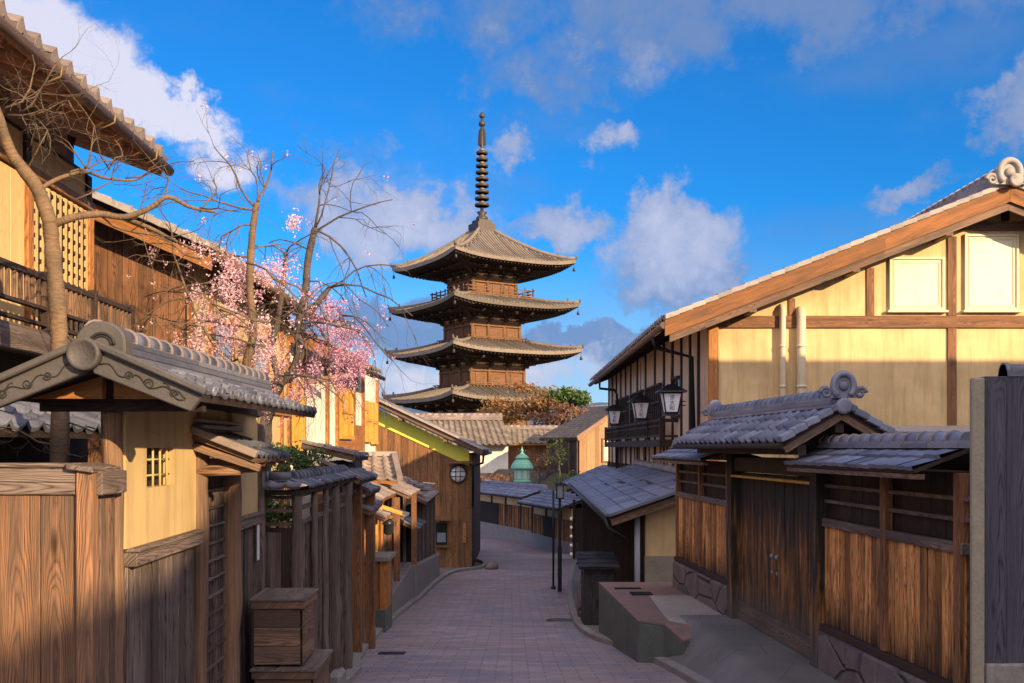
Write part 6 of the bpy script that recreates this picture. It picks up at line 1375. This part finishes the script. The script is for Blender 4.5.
# ---- weeping cherries
def cherry(name, label, base, stems, mt, tw, bl, leafm, nb, size=.024):
    t = T(name, label, 'cherry tree', base); mb = MB(); tp = []; k = .62 if mt == 'bark_warm' else .8
    for pts, r0, r1 in stems: limb(mb, pts, r0 * k, r1 * k, 10, .13)
    mb.build('trunk', M[mt], t)
    mb = MB()
    for p, d, l, r, dep, dr in tw: twigs(mb, p, d, l, r, dep, tp, .65, dr, 6, .2, 3)
    mb.build('twigs', M['bark_grey'] if mt == 'bark_grey' else M['twig'], t)
    mb = MB()
    for (c, r, n) in bl:
        c = V(c); cl = [c + V((random.gauss(0, r[0] * .5), random.gauss(0, r[1] * .5), random.gauss(0, r[2] * .5))) for _ in range(max(6, n // 13))]
        for q in cl:
            for _ in range(46): leaf(mb, q + V((random.gauss(0, .030), random.gauss(0, .030), random.gauss(0, .045))), size)
    if tp and nb:
        for _ in range(nb // 9):
            q = random.choice(tp)
            for _ in range(8): leaf(mb, q + V((random.gauss(0, .015), random.gauss(0, .015), random.gauss(0, .02))), size)
    mb.build('blossom', M[leafm], t); return t
Y1c, Y2c = 9.6, 10.4
cherry('cherry_tree', 'pale-barked cherry stem with light pink blossom before the board gable', (rx(250, Y1c), Y1c, g(Y1c)),
       [([Q(262, 600, Y1c), Q(258, 480, Y1c), Q(250, 420, Y1c), Q(246, 368, Y1c), Q(253, 334, Y1c), Q(250, 290, Y1c), Q(251, 250, Y1c), Q(254, 220, Y1c), Q(257, 203, Y1c)], .085, .042),
        ([Q(248, 385, Y1c), Q(225, 360, Y1c - .1), Q(205, 330, Y1c - .2), Q(190, 300, Y1c - .2), Q(176, 260, Y1c - .2)], .03, .012),
        ([Q(251, 300, Y1c), Q(225, 290, Y1c), Q(200, 296, Y1c - .1), Q(175, 312, Y1c - .2)], .016, .006)], 'bark_warm',
       [(Q(257, 204, Y1c), (.1, 0, 1), .55, .014, 3, -.02), (Q(256, 210, Y1c), (-.9, 0, .4), .8, .012, 3, .08), (Q(255, 208, Y1c), (-.5, 0, .9), .7, .012, 3, .05), (Q(254, 225, Y1c), (-1, 0, .1), .7, .010, 3, .06),
        (Q(176, 262, Y1c - .2), (-.2, 0, .9), .55, .010, 3, .03), (Q(190, 300, Y1c - .2), (-.8, 0, .1), .6, .010, 3, .05), (Q(251, 250, Y1c), (.8, 0, .4), .5, .008, 2, .1), (Q(205, 330, Y1c - .2), (-.8, 0, .5), .6, .01, 3, .05), (Q(250, 290, Y1c), (-.7, -.1, .5), .6, .01, 3, .12), (Q(257, 204, Y1c), (.6, 0, .8), .5, .01, 3, .05), (Q(200, 212, 7.2), (.3, .3, .5), .5, .008, 3, .03)] + [(Q(random.uniform(185, 275), random.uniform(255, 370), Y1c + random.uniform(-.5, .4)), (random.choice((-1, 1)), random.uniform(-.4, .4), random.uniform(-.2, .6)), random.uniform(.5, .9), .011, 3, random.uniform(0, .12)) for _ in range(16)],
       [(P(222, 290, 9.6), (.34, .3, .22), 420), (P(235, 325, 9.6), (.36, .3, .25), 560), (P(200, 345, 9.4), (.2, .25, .13), 130), (P(255, 345, 9.8), (.3, .3, .22), 550), (P(275, 275, 9.8), (.2, .2, .12), 250), (P(240, 270, 9.8), (.25, .2, .1), 250), (P(290, 222, 9.9), (.1, .1, .05), 45), (P(200, 250, 9.2), (.2, .2, .1), 90)], 'petal', 500)
cherry('cherry_tree', 'dark crooked weeping cherry with deep pink blossom, farther along the left garden', (rx(286, Y2c), Y2c, g(Y2c)),
       [([Q(262, 600, Y2c), Q(264, 480, Y2c), Q(266, 420, Y2c), Q(278, 384, Y2c), Q(292, 374, Y2c), Q(300, 350, Y2c), Q(298, 328, Y2c), Q(305, 295, Y2c), Q(308, 260, Y2c), Q(315, 228, Y2c)], .10, .040),
        ([Q(303, 320, Y2c), Q(316, 305, Y2c), Q(326, 292, Y2c), Q(331, 286, Y2c)], .045, .028),
        ([Q(280, 384, Y2c), Q(272, 350, Y2c), Q(278, 318, Y2c), Q(283, 285, Y2c), Q(286, 252, Y2c)], .045, .026),
        ([Q(300, 330, Y2c), Q(320, 322, Y2c), Q(345, 322, Y2c + .2), Q(358, 335, Y2c + .3)], .024, .008)], 'bark_grey',
       [(Q(315, 228, Y2c), (.2, 0, 1), .7, .014, 3, -.0), (Q(314, 232, Y2c), (.8, 0, .5), .9, .012, 3, .12), (Q(316, 230, Y2c), (.9, 0, .1), .9, .012, 3, .25), (Q(331, 287, Y2c), (1, 0, .0), 1.0, .012, 3, .25), (Q(330, 287, Y2c), (.7, 0, .7), .9, .010, 3, .25),
        (Q(286, 253, Y2c), (.2, 0, 1), .5, .01, 3, .1), (Q(286, 255, Y2c), (-.6, 0, .6), .5, .009, 2, .1), (Q(315, 230, Y2c), (.1, .1, 1), 1.0, .01, 3, .02), (Q(309, 250, Y2c), (-.8, 0, .5), .5, .009, 3, .1), (Q(358, 335, Y2c + .3), (.7, 0, -.4), .5, .008, 3, .3), (Q(326, 292, Y2c), (.5, 0, -.9), .8, .01, 3, .3), (Q(306, 281, Y2c), (.9, 0, .3), .8, .009, 3, .3)] + [(Q(random.uniform(270, 345), random.uniform(285, 380), Y2c + random.uniform(-.4, .4)), (random.choice((-.6, 1, 1)), random.uniform(-.4, .4), random.uniform(-.3, .5)), random.uniform(.5, .9), .011, 3, random.uniform(.1, .3)) for _ in range(18)],
       [(P(335, 340, 10.5), (.30, .3, .30), 650), (P(355, 355, 10.6), (.22, .2, .25), 400), (P(300, 380, 10.4), (.35, .3, .25), 450), (P(335, 310, 10.5), (.2, .2, .12), 175), (P(345, 380, 10.6), (.2, .2, .15), 175), (P(270, 400, 10.2), (.3, .3, .25), 250), (P(310, 300, 10.4), (.25, .2, .2), 150), (P(240, 440, 9.5), (.15, .1, .1), 100)], 'petal_deep', 500)
# fallen twigs & weeds along the kerb
mb = MB()
for _ in range(420):
    i = random.randint(8, 60); e = EL[i]; leaf(mb, V((e.x - random.uniform(.14, .5), e.y + random.uniform(-.3, .3), g(e.y) + .11)), .035)
tag(mb.build('fallen_leaves', M['leaf_rust']), kind='stuff')
